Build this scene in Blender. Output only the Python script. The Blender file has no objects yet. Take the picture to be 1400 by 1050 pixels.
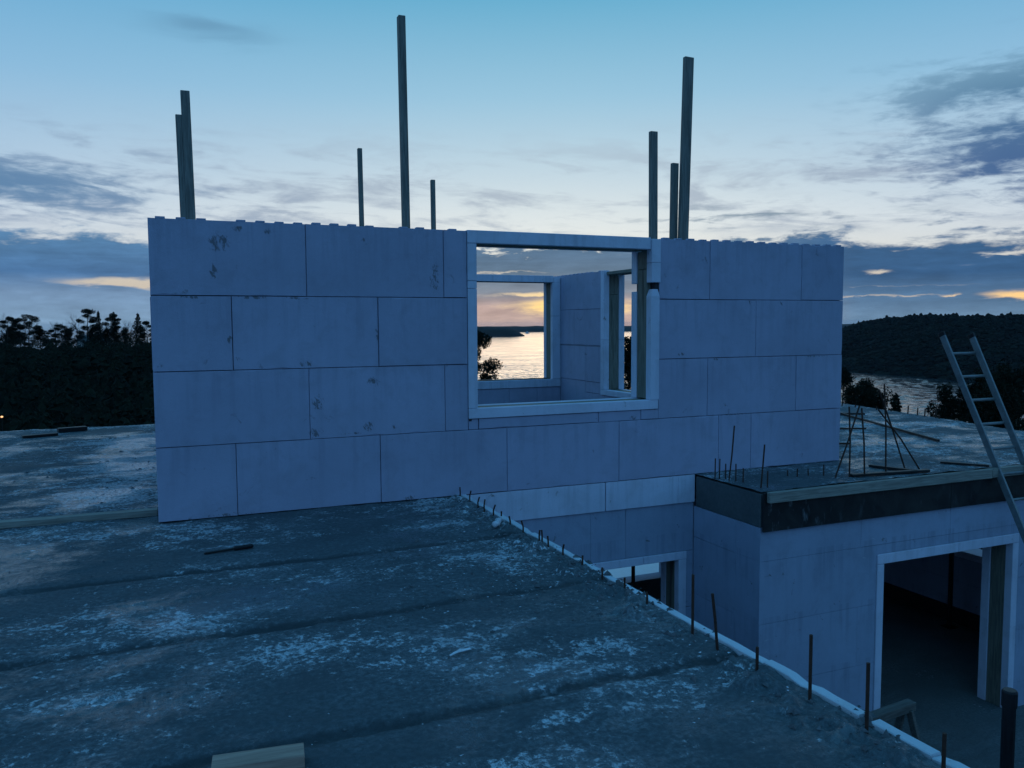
import bpy, bmesh, math, random
import numpy as np
from mathutils import Vector, Matrix

random.seed(7)
rng = np.random.default_rng(7)
scene = bpy.context.scene
COL = scene.collection

# ------------------------------------------------------------------ camera
# House axes: X along the big wall, Y away through the room, Z up; Z = 0 is the upper concrete deck.
FPX = 1125.11                                    # focal length in pixels of a 1400 px wide frame
CAM = Vector((0.059, -7.0126, 1.5619))
YAW, PITCH, ROLL = -0.403568, -0.0727708, 0.0057499
def rot_z(a): return Matrix(((math.cos(a), -math.sin(a), 0), (math.sin(a), math.cos(a), 0), (0, 0, 1)))
def rot_x(a): return Matrix(((1, 0, 0), (0, math.cos(a), -math.sin(a)), (0, math.sin(a), math.cos(a))))
def rot_y(a): return Matrix(((math.cos(a), 0, math.sin(a)), (0, 1, 0), (-math.sin(a), 0, math.cos(a))))
AX = rot_z(YAW) @ rot_x(PITCH) @ rot_y(ROLL)      # columns: right, forward, up
RIGHT, FWD, UP = AX.col[0].copy(), AX.col[1].copy(), AX.col[2].copy()
cd = bpy.data.cameras.new('camera')
cam = bpy.data.objects.new('camera', cd)
COL.objects.link(cam)
scene.camera = cam
cd.sensor_width = 36.0
cd.lens = 36.0 * FPX / 1400.0
cd.clip_start, cd.clip_end = 0.05, 30000
cam.matrix_world = Matrix(((RIGHT.x, UP.x, -FWD.x, CAM.x), (RIGHT.y, UP.y, -FWD.y, CAM.y),
                           (RIGHT.z, UP.z, -FWD.z, CAM.z), (0, 0, 0, 1)))
def at(px, py, d):
    """A point of the place seen at photo pixel (px, py), d metres in front of the lens."""
    return CAM + (RIGHT * ((px - 700) / FPX) + FWD - UP * ((py - 525) / FPX)) * d

# ------------------------------------------------------------------ colour management
vs = scene.view_settings
vs.view_transform = 'Standard'
vs.look = 'None'
vs.exposure = 0.0
vs.gamma = 1.0
vs.use_curve_mapping = False

# ------------------------------------------------------------------ node helper
class NT:
    def __init__(s, tree): s.t = tree; s.t.nodes.clear()
    def new(s, k, **kw):
        n = s.t.nodes.new(k)
        for a, v in kw.items(): setattr(n, a, v)
        return n
    def put(s, sock, v):
        if v is None: return
        if isinstance(v, bpy.types.NodeSocket): s.t.links.new(v, sock)
        else:
            if sock.type == 'RGBA' and hasattr(v, '__len__') and len(v) == 3: v = (*v, 1)
            sock.default_value = v
    def m(s, op, a, b=None, c=None, clamp=False):
        n = s.new('ShaderNodeMath', operation=op, use_clamp=clamp)
        for i, v in enumerate((a, b, c)): s.put(n.inputs[i], v)
        return n.outputs[0]
    def add(s, *v):
        r = v[0]
        for x in v[1:]: r = s.m('ADD', r, x)
        return r
    def mul(s, *v):
        r = v[0]
        for x in v[1:]: r = s.m('MULTIPLY', r, x)
        return r
    def sub(s, a, b): return s.m('SUBTRACT', a, b)
    def sm(s, x, lo, hi, a=0.0, b=1.0):
        n = s.new('ShaderNodeMapRange', interpolation_type='SMOOTHSTEP')
        for i, v in enumerate((x, lo, hi, a, b)): s.put(n.inputs[i], v)
        return n.outputs[0]
    def lin(s, x, lo, hi, a=0.0, b=1.0):
        n = s.new('ShaderNodeMapRange')
        for i, v in enumerate((x, lo, hi, a, b)): s.put(n.inputs[i], v)
        return n.outputs[0]
    def mix(s, f, a, b, blend='MIX'):
        n = s.new('ShaderNodeMix', data_type='RGBA', blend_type=blend)
        s.put(n.inputs[0], f); s.put(n.inputs[6], a); s.put(n.inputs[7], b)
        return n.outputs[2]
    def vec(s, x, y, z):
        n = s.new('ShaderNodeCombineXYZ')
        for i, v in enumerate((x, y, z)): s.put(n.inputs[i], v)
        return n.outputs[0]
    def sep(s, v):
        n = s.new('ShaderNodeSeparateXYZ'); s.put(n.inputs[0], v)
        return n.outputs[0], n.outputs[1], n.outputs[2]
    def noise(s, v, scale, detail=4, rough=0.55, dist=0.0):
        n = s.new('ShaderNodeTexNoise')
        s.put(n.inputs['Vector'], v); s.put(n.inputs['Scale'], scale); s.put(n.inputs['Detail'], detail)
        s.put(n.inputs['Roughness'], rough); s.put(n.inputs['Distortion'], dist)
        return n.outputs[0]
    def ramp(s, x, stops, interp='LINEAR'):
        n = s.new('ShaderNodeValToRGB'); cr = n.color_ramp; cr.interpolation = interp
        while len(cr.elements) < len(stops): cr.elements.new(0.5)
        for el, (p, c) in zip(cr.elements, stops):
            el.position = p; el.color = (*c, 1)
        s.put(n.inputs[0], x)
        return n.outputs[0]
    def gauss(s, x, y, cx, cy, sx, sy):
        a = s.m('DIVIDE', s.sub(x, cx), sx); b = s.m('DIVIDE', s.sub(y, cy), sy)
        return s.m('EXPONENT', s.mul(s.add(s.mul(a, a), s.mul(b, b)), -1.0))

# ------------------------------------------------------------------ dusk sky
SUN_AZ = math.degrees(-YAW) + 3.0                 # sunset, degrees from +Y towards +X
SUN_EL = -4.0
world = bpy.data.worlds.new('World')
scene.world = world
world.use_nodes = True
w = NT(world.node_tree)
def build_sky():
    tc = w.new('ShaderNodeTexCoord').outputs['Generated']
    x, y, z = w.sep(tc)
    E = w.mul(w.m('ARCSINE', z), 57.2958)
    az = w.mul(w.m('ARCTAN2', x, y), 57.2958)
    A = w.sub(az, math.degrees(-YAW))
    A = w.sub(w.m('WRAP', A, 180.0, -180.0), 0.0)
    a_ = w.m('DIVIDE', w.m('WRAP', w.sub(A, 3.0), 180.0, -180.0), 180.0)
    away = w.m('MULTIPLY', w.sub(w.m('POWER', w.add(w.mul(a_, a_), .008), 0.31), .20), 1.75, clamp=True)
    e = w.m('DIVIDE', E, 90.0, clamp=True)
    p = lambda d: d / 90.0
    sunward = w.ramp(e, [(0, (.74, .60, .42)), (p(3), (.86, .80, .66)), (p(6.5), (.79, .83, .81)), (p(10), (.57, .70, .77)),
                         (p(15), (.33, .57, .73)), (p(21), (.14, .43, .63)), (p(34), (.065, .31, .56)), (p(60), (.040, .25, .52)), (1, (.036, .235, .50))])
    leeward = w.ramp(e, [(0, (.11, .25, .53)), (p(8), (.115, .335, .68)), (p(25), (.105, .33, .68)), (p(60), (.05, .26, .56)), (1, (.036, .235, .50))])
    base = w.mix(away, sunward, leeward)
    nA = w.noise(w.vec(x, y, w.mul(z, 3.0)), 7.0, 8, 0.6, 0.3)
    nB = w.noise(w.vec(w.add(x, 3.1), y, w.mul(z, 9.0)), 9.0, 8, 0.62, 0.4)
    nC = w.noise(w.vec(w.add(x, w.mul(z, 1.6)), w.add(y, w.mul(z, -1.2)), w.mul(z, 5.0)), 8.0, 8, 0.6, 0.8)
    nD = w.noise(w.vec(x, w.add(y, 5.0), w.mul(z, 4.0)), 26.0, 7, 0.62, 0.3)
    # low bank of cloud along the horizon, with breaks
    side = w.sm(w.m('ABSOLUTE', w.sub(A, 3.0)), 4.0, 28.0)
    etop = w.add(w.lin(side, 0, 1, 5.2, 5.7), w.mul(w.gauss(A, E, -33.0, 7.0, 5.5, 30.0), .9), w.mul(w.sub(nA, 0.5), w.lin(side, 0, 1, 2.8, 7.5)), w.mul(w.sub(nD, 0.5), 3.2))
    bank = w.sm(w.add(w.sub(etop, E), w.mul(w.sub(nB, .5), w.lin(side, 0, 1, .4, 2.6))), -0.15, w.lin(side, 0, 1, 0.3, 1.25))
    gaps = [(4.0, 1.15, 3.9, 0.70, 1.1), (2.2, 2.0, 3.4, 0.2, .95), (-0.5, 3.52, 4.0, 0.10, .62), (12, 1.6, 6, .22, .5), (-24.8, 2.72, 4.2, 0.36, 1.0), (-23, 4.4, 3.0, 0.2, .22), (32.2, 1.45, 2.8, 0.36, 1.1),
            (24.0, 3.1, 1.0, 0.20, .85), (31.0, 4.05, 1.8, 0.12, .8), (27.8, 1.62, 0.6, 0.10, .8), (24, 1.7, 5, .07, .5), (24, 2.25, 6, .07, .35)]
    g = None
    for cx, cy, sx, sy, k in gaps:
        t = w.mul(w.gauss(w.add(A, w.mul(w.sub(nA, .5), 3.0)), w.add(E, w.mul(w.sub(nD, .5), .8), w.mul(w.sub(nB, .5), .5)), cx, cy, sx, sy), k)
        g = t if g is None else w.m('MAXIMUM', g, t)
    hole = w.sm(w.add(g, w.mul(w.sub(nB, 0.5), 1.1), w.mul(w.sub(nD, .5), .6)), 0.18, 0.86)
    bank = w.mul(bank, w.sub(1.0, hole))
    # what shows through the breaks: warm low sky
    low = w.sm(E, 5.0, 2.2)
    near = w.gauss(A, E, 4.5, 1.2, 5.0, 1.0)
    warm = w.mix(near, w.mix(w.sm(side, .3, .9), (.74, .62, .48), (.60, .53, .44)), (1.25, .84, .26))
    warm = w.mix(w.mul(w.gauss(A, E, 33.0, 1.4, 4.5, 1.0), .9), warm, (1.15, .70, .24))
    base = w.mix(w.mul(low, w.sm(away, .75, .45)), base, warm)
    c_mid = w.ramp(w.m('DIVIDE', E, 6.0, clamp=True), [(0, (.58, .42, .36)), (.2, (.50, .37, .34)), (.36, (.22, .26, .32)), (.6, (.115, .19, .285)), (.85, (.09, .17, .28)), (1, (.17, .27, .38))])
    c_left = w.ramp(w.m('DIVIDE', E, 6.0, clamp=True), [(0, (.21, .34, .49)), (.35, (.17, .29, .46)), (.55, (.065, .17, .35)), (1, (.09, .22, .40))])
    c_right = w.ramp(w.m('DIVIDE', E, 6.0, clamp=True), [(0, (.16, .27, .40)), (.25, (.09, .19, .33)), (.5, (.032, .105, .235)), (1, (.040, .12, .26))])
    c_side = w.mix(w.sm(A, -8.0, 8.0), c_left, c_right)
    c_bank = w.mix(w.sm(side, .15, .75), c_mid, c_side)
    c_bank = w.mix(w.sm(away, .35, .8), c_bank, w.mix(.5, leeward, (.06, .10, .22)))
    c_bank = w.mix(1.0, c_bank, w.lin(w.add(w.mul(nB, .6), w.mul(nD, .5)), .3, .8, .72, 1.3), 'MULTIPLY')
    col = base
    # thin veils above the bank
    veil = w.mul(w.sm(w.add(w.mul(nC, .75), w.mul(nD, .25)), .44, .64), w.sm(E, 5.0, 7.0), w.sm(E, 14.0, 8.5), .70)
    col = w.mix(veil, col, w.mix(away, (.36, .43, .52), (.07, .15, .38)))
    streak = w.mul(w.sm(w.add(w.mul(nB, .7), w.mul(nD, .3)), .50, .62), w.gauss(A, E, 16.0, 6.9, 9.0, .9), .9)
    col = w.mix(streak, col, (.20, .28, .37))
    # heavier cloud low on the left and high on the right
    hl = w.mul(w.sm(w.add(w.mul(nC, .5), w.mul(nD, .35), w.mul(nA, .15), w.mul(w.gauss(A, w.add(E, w.mul(A, .10)), -32.0, 5.6, 9.0, 1.5), .16)), .50, .68), w.gauss(A, E, -32, 8.3, 14, 2.8), .92)
    col = w.mix(hl, col, (.095, .215, .39))
    renv = w.mul(w.sm(A, 15.0, 31.0), w.sm(A, 120.0, 60.0), w.sm(E, 5.0, 7.0), w.sm(E, 18.0, 13.0))
    ren2 = w.m('MAXIMUM', w.mul(w.gauss(A, E, 32.5, 10.2, 6.5, 2.0), .25), w.mul(w.gauss(A, w.sub(E, w.mul(w.sub(A, 33.0), .16)), 31.0, 14.2, 8.0, 1.1), .20))
    hr = w.mul(renv, w.sm(w.add(w.mul(nA, .25), w.mul(nD, .45), w.mul(nC, .30), ren2), .50, .70))
    col = w.mix(hr, col, w.mix(w.sm(E, 9.0, 15.0), (.065, .14, .30), (.12, .26, .40)))
    smudge = w.mul(w.gauss(w.add(A, w.mul(w.sub(nA, .5), 4.0)), w.add(E, w.mul(w.sub(nC, .5), 2.4)), -19.3, 18.1, 3.4, .5), .55)
    col = w.mix(smudge, col, (.11, .25, .40))
    col = w.mix(bank, col, c_bank)
    col = w.mix(w.sm(E, 0.0, -2.0), col, (.03, .05, .08))
    nis = w.new('ShaderNodeTexSky', sky_type='NISHITA', sun_disc=False)
    nis.sun_elevation = math.radians(SUN_EL); nis.sun_rotation = math.radians(SUN_AZ)
    b1 = w.new('ShaderNodeBackground'); w.put(b1.inputs[0], nis.outputs[0]); b1.inputs[1].default_value = 0.05
    b2 = w.new('ShaderNodeBackground'); w.put(b2.inputs[0], col); b2.inputs[1].default_value = 1.0
    ad = w.new('ShaderNodeAddShader')
    w.t.links.new(b1.outputs[0], ad.inputs[0]); w.t.links.new(b2.outputs[0], ad.inputs[1])
    out = w.new('ShaderNodeOutputWorld'); w.t.links.new(ad.outputs[0], out.inputs[0])
build_sky()

# last glow of the sun, already behind the cloud bank: a faint broad warm lamp from the same direction
sl = bpy.data.lights.new('sun', 'SUN'); sun = bpy.data.objects.new('sun', sl); COL.objects.link(sun)
sl.energy = 0.06; sl.angle = math.radians(12); sl.color = (1, .72, .45)
sa, se = math.radians(SUN_AZ), math.radians(3.0)
sun.rotation_euler = Vector((-math.sin(sa) * math.cos(se), -math.cos(sa) * math.cos(se), -math.sin(se))).to_track_quat('-Z', 'Y').to_euler()

# ------------------------------------------------------------------ materials
def mat(name):
    m = bpy.data.materials.new(name); m.use_nodes = True
    return m, NT(m.node_tree)
def finish(n, base, rough, bump=None, spec=0.5, metal=0.0, dist=0.01, strength=1.0):
    p = n.new('ShaderNodeBsdfPrincipled')
    n.put(p.inputs['Base Color'], base); n.put(p.inputs['Roughness'], rough)
    n.put(p.inputs['Metallic'], metal); n.put(p.inputs['Specular IOR Level'], spec)
    if bump is not None:
        b = n.new('ShaderNodeBump'); n.put(b.inputs['Height'], bump); b.inputs['Distance'].default_value = dist
        b.inputs['Strength'].default_value = strength
        n.t.links.new(b.outputs[0], p.inputs['Normal'])
    o = n.new('ShaderNodeOutputMaterial'); n.t.links.new(p.outputs[0], o.inputs[0])
    return p
def wpos(n): return n.new('ShaderNodeNewGeometry').outputs['Position']
def opos(n): return n.new('ShaderNodeTexCoord').outputs['Object']
def orand(n): return n.new('ShaderNodeObjectInfo').outputs['Random']

def foam_material(name, base, dirt, stains=()):
    m, n = mat(name); P = wpos(n); x, y, z = n.sep(P)
    col = n.mix(n.lin(orand(n), 0, 1, 0.0, 1.0), tuple(c * .95 for c in base), tuple(min(1, c * 1.03) for c in base))
    big = n.noise(P, 1.3, 5, .6)
    col = n.mix(n.sm(big, .35, .7, .0, .42), col, tuple(c * .70 for c in base))
    mid = n.noise(P, 4.5, 6, .65, .5)
    col = n.mix(n.sm(mid, .45, .72, 0, .30), col, (base[0] * .62, base[1] * .60, base[2] * .56))
    fine = n.noise(P, 160.0, 2, .5)
    col = n.mix(n.lin(fine, .3, .7, 0, .16), col, tuple(c * .6 for c in base))
    run = n.noise(n.vec(n.mul(x, 9.0), n.mul(y, 9.0), n.mul(z, .7)), 1.6, 5, .6)
    col = n.mix(n.mul(n.sm(run, .46, .66), n.sm(n.m('FRACT', n.m('DIVIDE', n.add(z, 6.0), .6)), .15, .98, .06, dirt * .36)), col, tuple(c * .48 for c in base))
    spot = n.noise(P, 7.0, 8, .68, .6)
    col = n.mix(n.sm(spot, .63, .73, 0, dirt), col, (.10, .075, .05))
    scuff = n.noise(n.vec(n.mul(x, 6.0), n.mul(y, 6.0), n.mul(z, 18.0)), 1.0, 7, .7, 1.0)
    col = n.mix(n.sm(scuff, .66, .74, 0, dirt * .8), col, (.62, .62, .66))
    if stains:
        tot = None
        for sx, sz, rx, rz, k in stains:
            g = n.mul(n.gauss(x, z, sx, sz, rx, rz), k)
            tot = g if tot is None else n.m('MAXIMUM', tot, g)
        br = n.noise(n.vec(n.add(n.mul(x, 30.0), n.mul(z, 14.0)), 0.0, n.sub(n.mul(z, 11.0), n.mul(x, 9.0))), 1.0, 7, .72, .5)
        col = n.mix(n.sm(n.add(n.mul(tot, .48), n.mul(n.m('MINIMUM', n.mul(tot, 2.0), 1.0), n.sub(br, .5), 2.6)), .25, .52, 0, .68), col, (.085, .075, .058))
    v = n.new('ShaderNodeTexVoronoi'); n.put(v.inputs['Vector'], P); v.inputs['Scale'].default_value = 210
    bump = n.add(n.mul(v.outputs['Distance'], .6), n.mul(n.noise(P, 30, 5, .6), .8), n.mul(n.noise(P, 4.0, 5, .6), 4.0))
    finish(n, col, .72, bump, .25, dist=.0022)
    return m
STAINS = [(0.52, 2.23, .10, .08, .95), (0.47, 2.00, .035, .07, 1.0), (0.66, 2.34, .06, .03, .8), (0.90, 2.33, .05, .03, .8),
          (2.31, 1.98, .05, .16, .85), (0.30, 1.79, .12, .014, .9), (0.78, 1.79, .16, .016, .9), (1.10, 1.79, .10, .018, .95),
          (0.58, 1.45, .022, .035, 1.0), (0.65, 1.30, .03, .03, .9), (1.79, 1.47, .02, .075, 1.1), (1.18, 1.24, .08, .03, .7),
          (1.75, 1.07, .06, .05, .85), (1.27, .90, .055, .075, 1.0), (1.24, .66, .07, .045, .9), (1.70, .68, .045, .055, 1.0), (1.93, .66, .02, .03, 1.0),
          (1.56, .63, .12, .012, .8), (4.93, 1.245, .05, .02, .9), (5.36, 1.19, .04, .02, .9), (5.78, 1.77, .03, .03, .8), (6.2, 1.77, .04, .035, .8),
          (6.7, 1.19, .2, .012, .9), (5.6, .60, .25, .012, .8), (4.36, .63, .05, .03, .8), (2.05, .02, .1, .03, .8), (.5, .02, .3, .02, .7)]
M_BLOCK = foam_material('grey_foam_block', (.445, .44, .56), .6, STAINS)
M_BLOCK_LOW = foam_material('grey_foam_block_soiled', (.375, .42, .53), .95)
M_FOAM = foam_material('white_foam', (.70, .705, .81), .8)
M_FOAM_RIM = foam_material('white_foam_rim', (.66, .70, .74), .9)

def simple(name, base, rough, var=.15, scale=6, bscale=60, dist=.003, spec=.4, metal=0.0, stretch=None):
    m, n = mat(name); P = opos(n)
    if stretch: 
        mp = n.new('ShaderNodeMapping'); n.put(mp.inputs[0], P); mp.inputs['Scale'].default_value = stretch; P = mp.outputs[0]
    a = n.noise(P, scale, 6, .6); b = n.noise(P, bscale, 3, .55)
    col = n.mix(n.sm(n.add(n.mul(a, .7), n.mul(b, .3)), .3, .7), tuple(c * (1 - var) for c in base), tuple(min(1, c * (1 + var)) for c in base))
    col = n.mix(n.mul(orand(n), .22), col, tuple(c * .55 for c in base))
    finish(n, col, n.lin(a, .3, .7, max(.05, rough - .12), min(1, rough + .12)), b, spec, metal, dist)
    return m
def wood_material(name, base, dark, axis=2, rough=.7):
    m, n = mat(name); P = opos(n)
    st = [14.0, 14.0, 14.0]; st[axis] = .9
    mp = n.new('ShaderNodeMapping'); n.put(mp.inputs[0], P); mp.inputs['Scale'].default_value = st
    off = n.new('ShaderNodeVectorMath', operation='ADD'); n.put(off.inputs[0], mp.outputs[0]); n.put(off.inputs[1], n.vec(n.mul(orand(n), 40.0), n.mul(orand(n), 17.0), n.mul(orand(n), 9.0)))
    g = n.noise(off.outputs[0], 4.0, 6, .62, .8)
    k = n.noise(off.outputs[0], .9, 3, .5)
    col = n.mix(n.sm(g, .32, .68), dark, base)
    col = n.mix(n.sm(k, .60, .74, 0, .7), col, tuple(c * .35 for c in dark))
    finish(n, col, rough, g, .3, dist=.0015)
    return m
M_WOOD_V = wood_material('weathered_timber_upright', (.25, .237, .20), (.14, .132, .11), 2)
M_LINING_V = wood_material('timber_lining_upright', (.23, .222, .175), (.13, .125, .098), 2)
M_LINING_X = wood_material('timber_lining_along_x', (.23, .222, .175), (.13, .125, .098), 0)
M_LINING_Y = wood_material('timber_lining_along_y', (.23, .222, .175), (.13, .125, .098), 1)
M_WOOD_X = wood_material('pale_timber_batten', (.33, .318, .265), (.19, .18, .15), 0)
M_DULL_WOOD = wood_material('dull_wet_timber', (.15, .14, .12), (.08, .075, .065), 0)
M_OFFCUT = wood_material('brown_timber_offcut', (.50, .335, .25), (.30, .19, .14), 0)
M_WOOD_DARK = wood_material('dark_wet_board', (.022, .021, .02), (.012, .011, .010), 0, .5)
M_PLY = None
def ply():
    m, n = mat('black_formwork_plywood'); P = wpos(n); x, y, z = n.sep(P)
    a = n.noise(P, 3.0, 8, .7, .5); b = n.noise(n.vec(n.mul(x, 4), y, n.mul(z, 1.2)), 4.0, 6, .65)
    col = n.mix(n.sm(a, .40, .75), (.010, .011, .012), (.035, .034, .03))
    col = n.mix(n.mul(n.sm(b, .56, .70), n.sm(x, 6.3, 5.3, .15, .9), .8), col, (.20, .21, .22))
    finish(n, col, n.lin(a, .3, .7, .35, .7), a, .4, dist=.002)
    return m
M_PLY = ply()
M_RUST = simple('rusty_steel', (.075, .036, .024), .72, .4, 20, 120, .001, .4, .3)
M_STEEL_DARK = simple('dark_steel_prop', (.016, .016, .018), .5, .3, 8, 60, .001, .4, .4)
M_ALU = simple('weathered_aluminium', (.20, .225, .225), .5, .3, 12, 90, .0008, .5, .35)
M_CORE = simple('concrete_core', (.10, .105, .11), .9, .25, 4, 40, .004)
M_JOINT = simple('dark_joint_filler', (.035, .035, .04), .95, .3, 9, 60, .002)
M_MEMBRANE = simple('black_membrane', (.008, .008, .009), .6, .2, 5, 40, .002)
M_WHITE_BOARD = simple('added_board_white', (.86, .87, .87), .6, .05, 5, 90, .001)
M_PLASTIC = simple('crumpled_clear_plastic', (.62, .66, .70), .22, .15, 30, 90, .006, .6)
M_WHITE = simple('white_paint', (.72, .72, .70), .6, .1)
M_ROOF = simple('slate_roof', (.10, .10, .11), .7, .2)

PATCHES = [(-.85, -.15, .9, .22, .16), (-.5, -2.15, .45, .20, .17), (.15, -2.35, .40, .16, .16), (-.3, -3.3, .38, .22, .14), (.5, -3.12, .35, .14, .13), (-.3, -2.95, .3, .12, .12),
           (1.45, -2.2, .35, .2, .10), (1.5, -2.65, .3, .12, .10), (2.05, -2.8, .30, .22, .15), (2.15, -2.2, .25, .25, .16), (1.85, -3.6, .3, .10, .13), (1.45, -4.19, .14, .09, .17),
           (1.78, -4.2, .14, .08, .14), (2.3, -4.75, .16, .14, .13), (.55, -.85, .3, .2, .05), (-.25, 3.9, .5, 2.6, .27), (-.45, 1.5, .45, .8, .26), (-2.0, 5.2, .7, .6, .10), (8.6, .6, 1.4, .5, .08), (9.8, 2.6, 1.2, .5, .14)]  # left of the wall, pale crust colour also paints the wet glint
def concrete_material(name, base, crust_amt, wet, low=False):
    """Wet rough deck concrete with pale flaking crust in streaks along X, whitened in part to paint wet glint, darker joints, small pits."""
    m, n = mat(name); P = wpos(n); x, y, z = n.sep(P)
    F = n.vec(x, y, 0.0)
    s1 = n.noise(n.vec(n.mul(x, .62), n.mul(y, 1.25), 0.0), 1.05, 4, .55, .3)       # where the crust lies
    s2 = n.noise(n.vec(x, n.mul(y, 1.25), 0.0), 7.0, 8, .68, .35)       # its ragged flakes
    s3 = n.noise(n.vec(x, y, 3.0), 34.0, 6, .72, .2)
    s4 = n.noise(F, 170.0, 3, .6)
    s5 = n.noise(n.vec(x, y, 7.0), 1.6, 6, .6)
    f = n.add(n.mul(s1, 1.0), n.mul(n.sub(s2, .5), 1.0), n.mul(n.sub(s3, .5), .85))
    if not low:
        patch = None
        for cx, cy, rx, ry, k in PATCHES:
            g = n.mul(n.gauss(x, y, cx, cy, rx, ry), k * (.82 if cy < 0 else 1.25))
            patch = g if patch is None else n.m('MAXIMUM', patch, g)
        f = n.add(f, patch)
    flake = n.mul(n.sm(f, .62 - crust_amt, .74 - crust_amt), n.sm(n.add(n.mul(s3, .6), n.mul(s4, .4)), .36, .52))
    soft = n.sm(n.add(n.mul(f, .5), n.mul(n.add(s1, patch) if not low else s1, .5)), .50 - crust_amt, .74 - crust_amt)
    crust = n.m('MAXIMUM', n.mul(flake, .9), n.mul(soft, n.lin(s2, .35, .65, .02, .5)))
    # the mortar-strewn strip beside the foam rim carries more of it
    col = n.mix(n.sm(s5, .3, .7), tuple(c * .62 for c in base), tuple(c * 1.25 for c in base))
    col = n.mix(n.sm(s3, .35, .68), tuple(c * .55 for c in base), col)
    col = n.mix(n.lin(s4, .3, .7, 0, .65), col, tuple(c * .5 for c in base))
    joint = None
    if not low:
        wob = n.mul(n.sub(n.noise(n.vec(n.mul(x, 1.4), 0.0, 0.0), 1.0, 5, .6), .5), .10)
        for gy in (-1.5, -2.7, -3.95):
            d = n.m('ABSOLUTE', n.sub(n.add(y, wob), gy))
            g = n.sm(n.add(d, n.mul(n.sub(s2, .5), .10)), .062, .018)
            joint = g if joint is None else n.m('MAXIMUM', joint, g)
        crust = n.mul(crust, n.sub(1.0, n.mul(joint, .9)))
        col = n.mix(n.mul(joint, n.sm(s1, .25, .5, .45, .85)), col, tuple(c * .30 for c in base))
    ccol = n.mix(n.sm(n.add(n.mul(s3, .6), n.mul(s4, .4)), .35, .65), (.32, .42, .47), (.86, .94, .98))
    col = n.mix(n.mul(crust, .86), col, ccol)
    wetm = n.sm(n.add(n.mul(s5, .6), n.mul(s2, .4)), .62 - wet, .42 - wet)
    film = 0.0 if low else n.sm(n.add(n.noise(n.vec(n.mul(x, .9), n.mul(y, 1.15), 9.0), 1.5, 6, .62, .3), n.mul(n.sub(s3, .5), .25), 0.0 if low else n.mul(patch, .5)), .48, .66)
    rough = n.lin(film, 0, 1, n.lin(wetm, 0, 1, .80, .55), .15)
    h = n.add(n.mul(s2, .9), n.mul(s3, .55), n.mul(s4, .55), n.mul(crust, .8))
    h = n.mul(h, n.lin(film, 0, 1, 1.0, .38))
    p = finish(n, col, rough, h, n.lin(film, 0, 1, .16, .44), dist=.016)
    return m
M_DECK = concrete_material('wet_deck_concrete', (.150, .186, .200), .04, .10)
M_FLOOR_LOW = concrete_material('lower_floor_concrete', (.19, .22, .22), -.14, -.25, True)
M_SLAB_EDGE = simple('smooth_slab_edge_concrete', (.085, .10, .10), .6, .25, 3, 30, .002)

def leaf_material(name, a, b, scale=1.0):
    m, n = mat(name)
    r = n.noise(opos(n), scale, 4, .6)
    col = n.mix(n.sm(r, .35, .65), a, b)
    finish(n, col, .85, None, .06)
    return m
M_PINE = leaf_material('pine_needles', (.006, .013, .010), (.016, .026, .016), .9)
M_BUSH = leaf_material('dark_scrub', (.006, .011, .008), (.017, .024, .014), .5)
M_FARWOOD = leaf_material('far_dark_forest', (.0035, .007, .006), (.008, .013, .009), .05)
M_BARK = simple('bark', (.045, .036, .030), .9, .3, 6, 30, .01)
M_TWIG = simple('bare_twigs', (.060, .055, .052), .9, .3, 6, 30, .01)
M_SOIL = leaf_material('wet_ground', (.010, .013, .009), (.026, .028, .018), .05)
M_HILL = leaf_material('far_woodland_floor', (.006, .010, .008), (.012, .016, .011), .01)

def water_material():
    m, n = mat('fjord_water'); P = wpos(n); x, y, z = n.sep(P)
    r1 = n.noise(n.vec(n.mul(x, .10), n.mul(y, .22), 0.0), 1.0, 4, .6)
    r2 = n.noise(n.vec(n.mul(x, .012), n.mul(y, .03), 0.0), 1.0, 5, .6, .4)
    calm = n.sm(r2, .42, .58)
    h = n.mul(r1, n.lin(calm, 0, 1, .25, 1.0))
    p = finish(n, (.010, .020, .026), n.lin(calm, 0, 1, .12, .17), h, .5, dist=.5, strength=.5)
    p.inputs['IOR'].default_value = 1.333
    return m
M_WATER = water_material()
def emit(name, c, s):
    m, n = mat(name); e = n.new('ShaderNodeEmission'); n.put(e.inputs[0], c); e.inputs[1].default_value = s
    o = n.new('ShaderNodeOutputMaterial'); n.t.links.new(e.outputs[0], o.inputs[0]); return m
M_LAMP_WARM = emit('lit_warm_lamp', (1, .55, .25), 1.6)
M_LAMP_RED = emit('lit_red_lamp', (1, .16, .08), 5)

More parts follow.
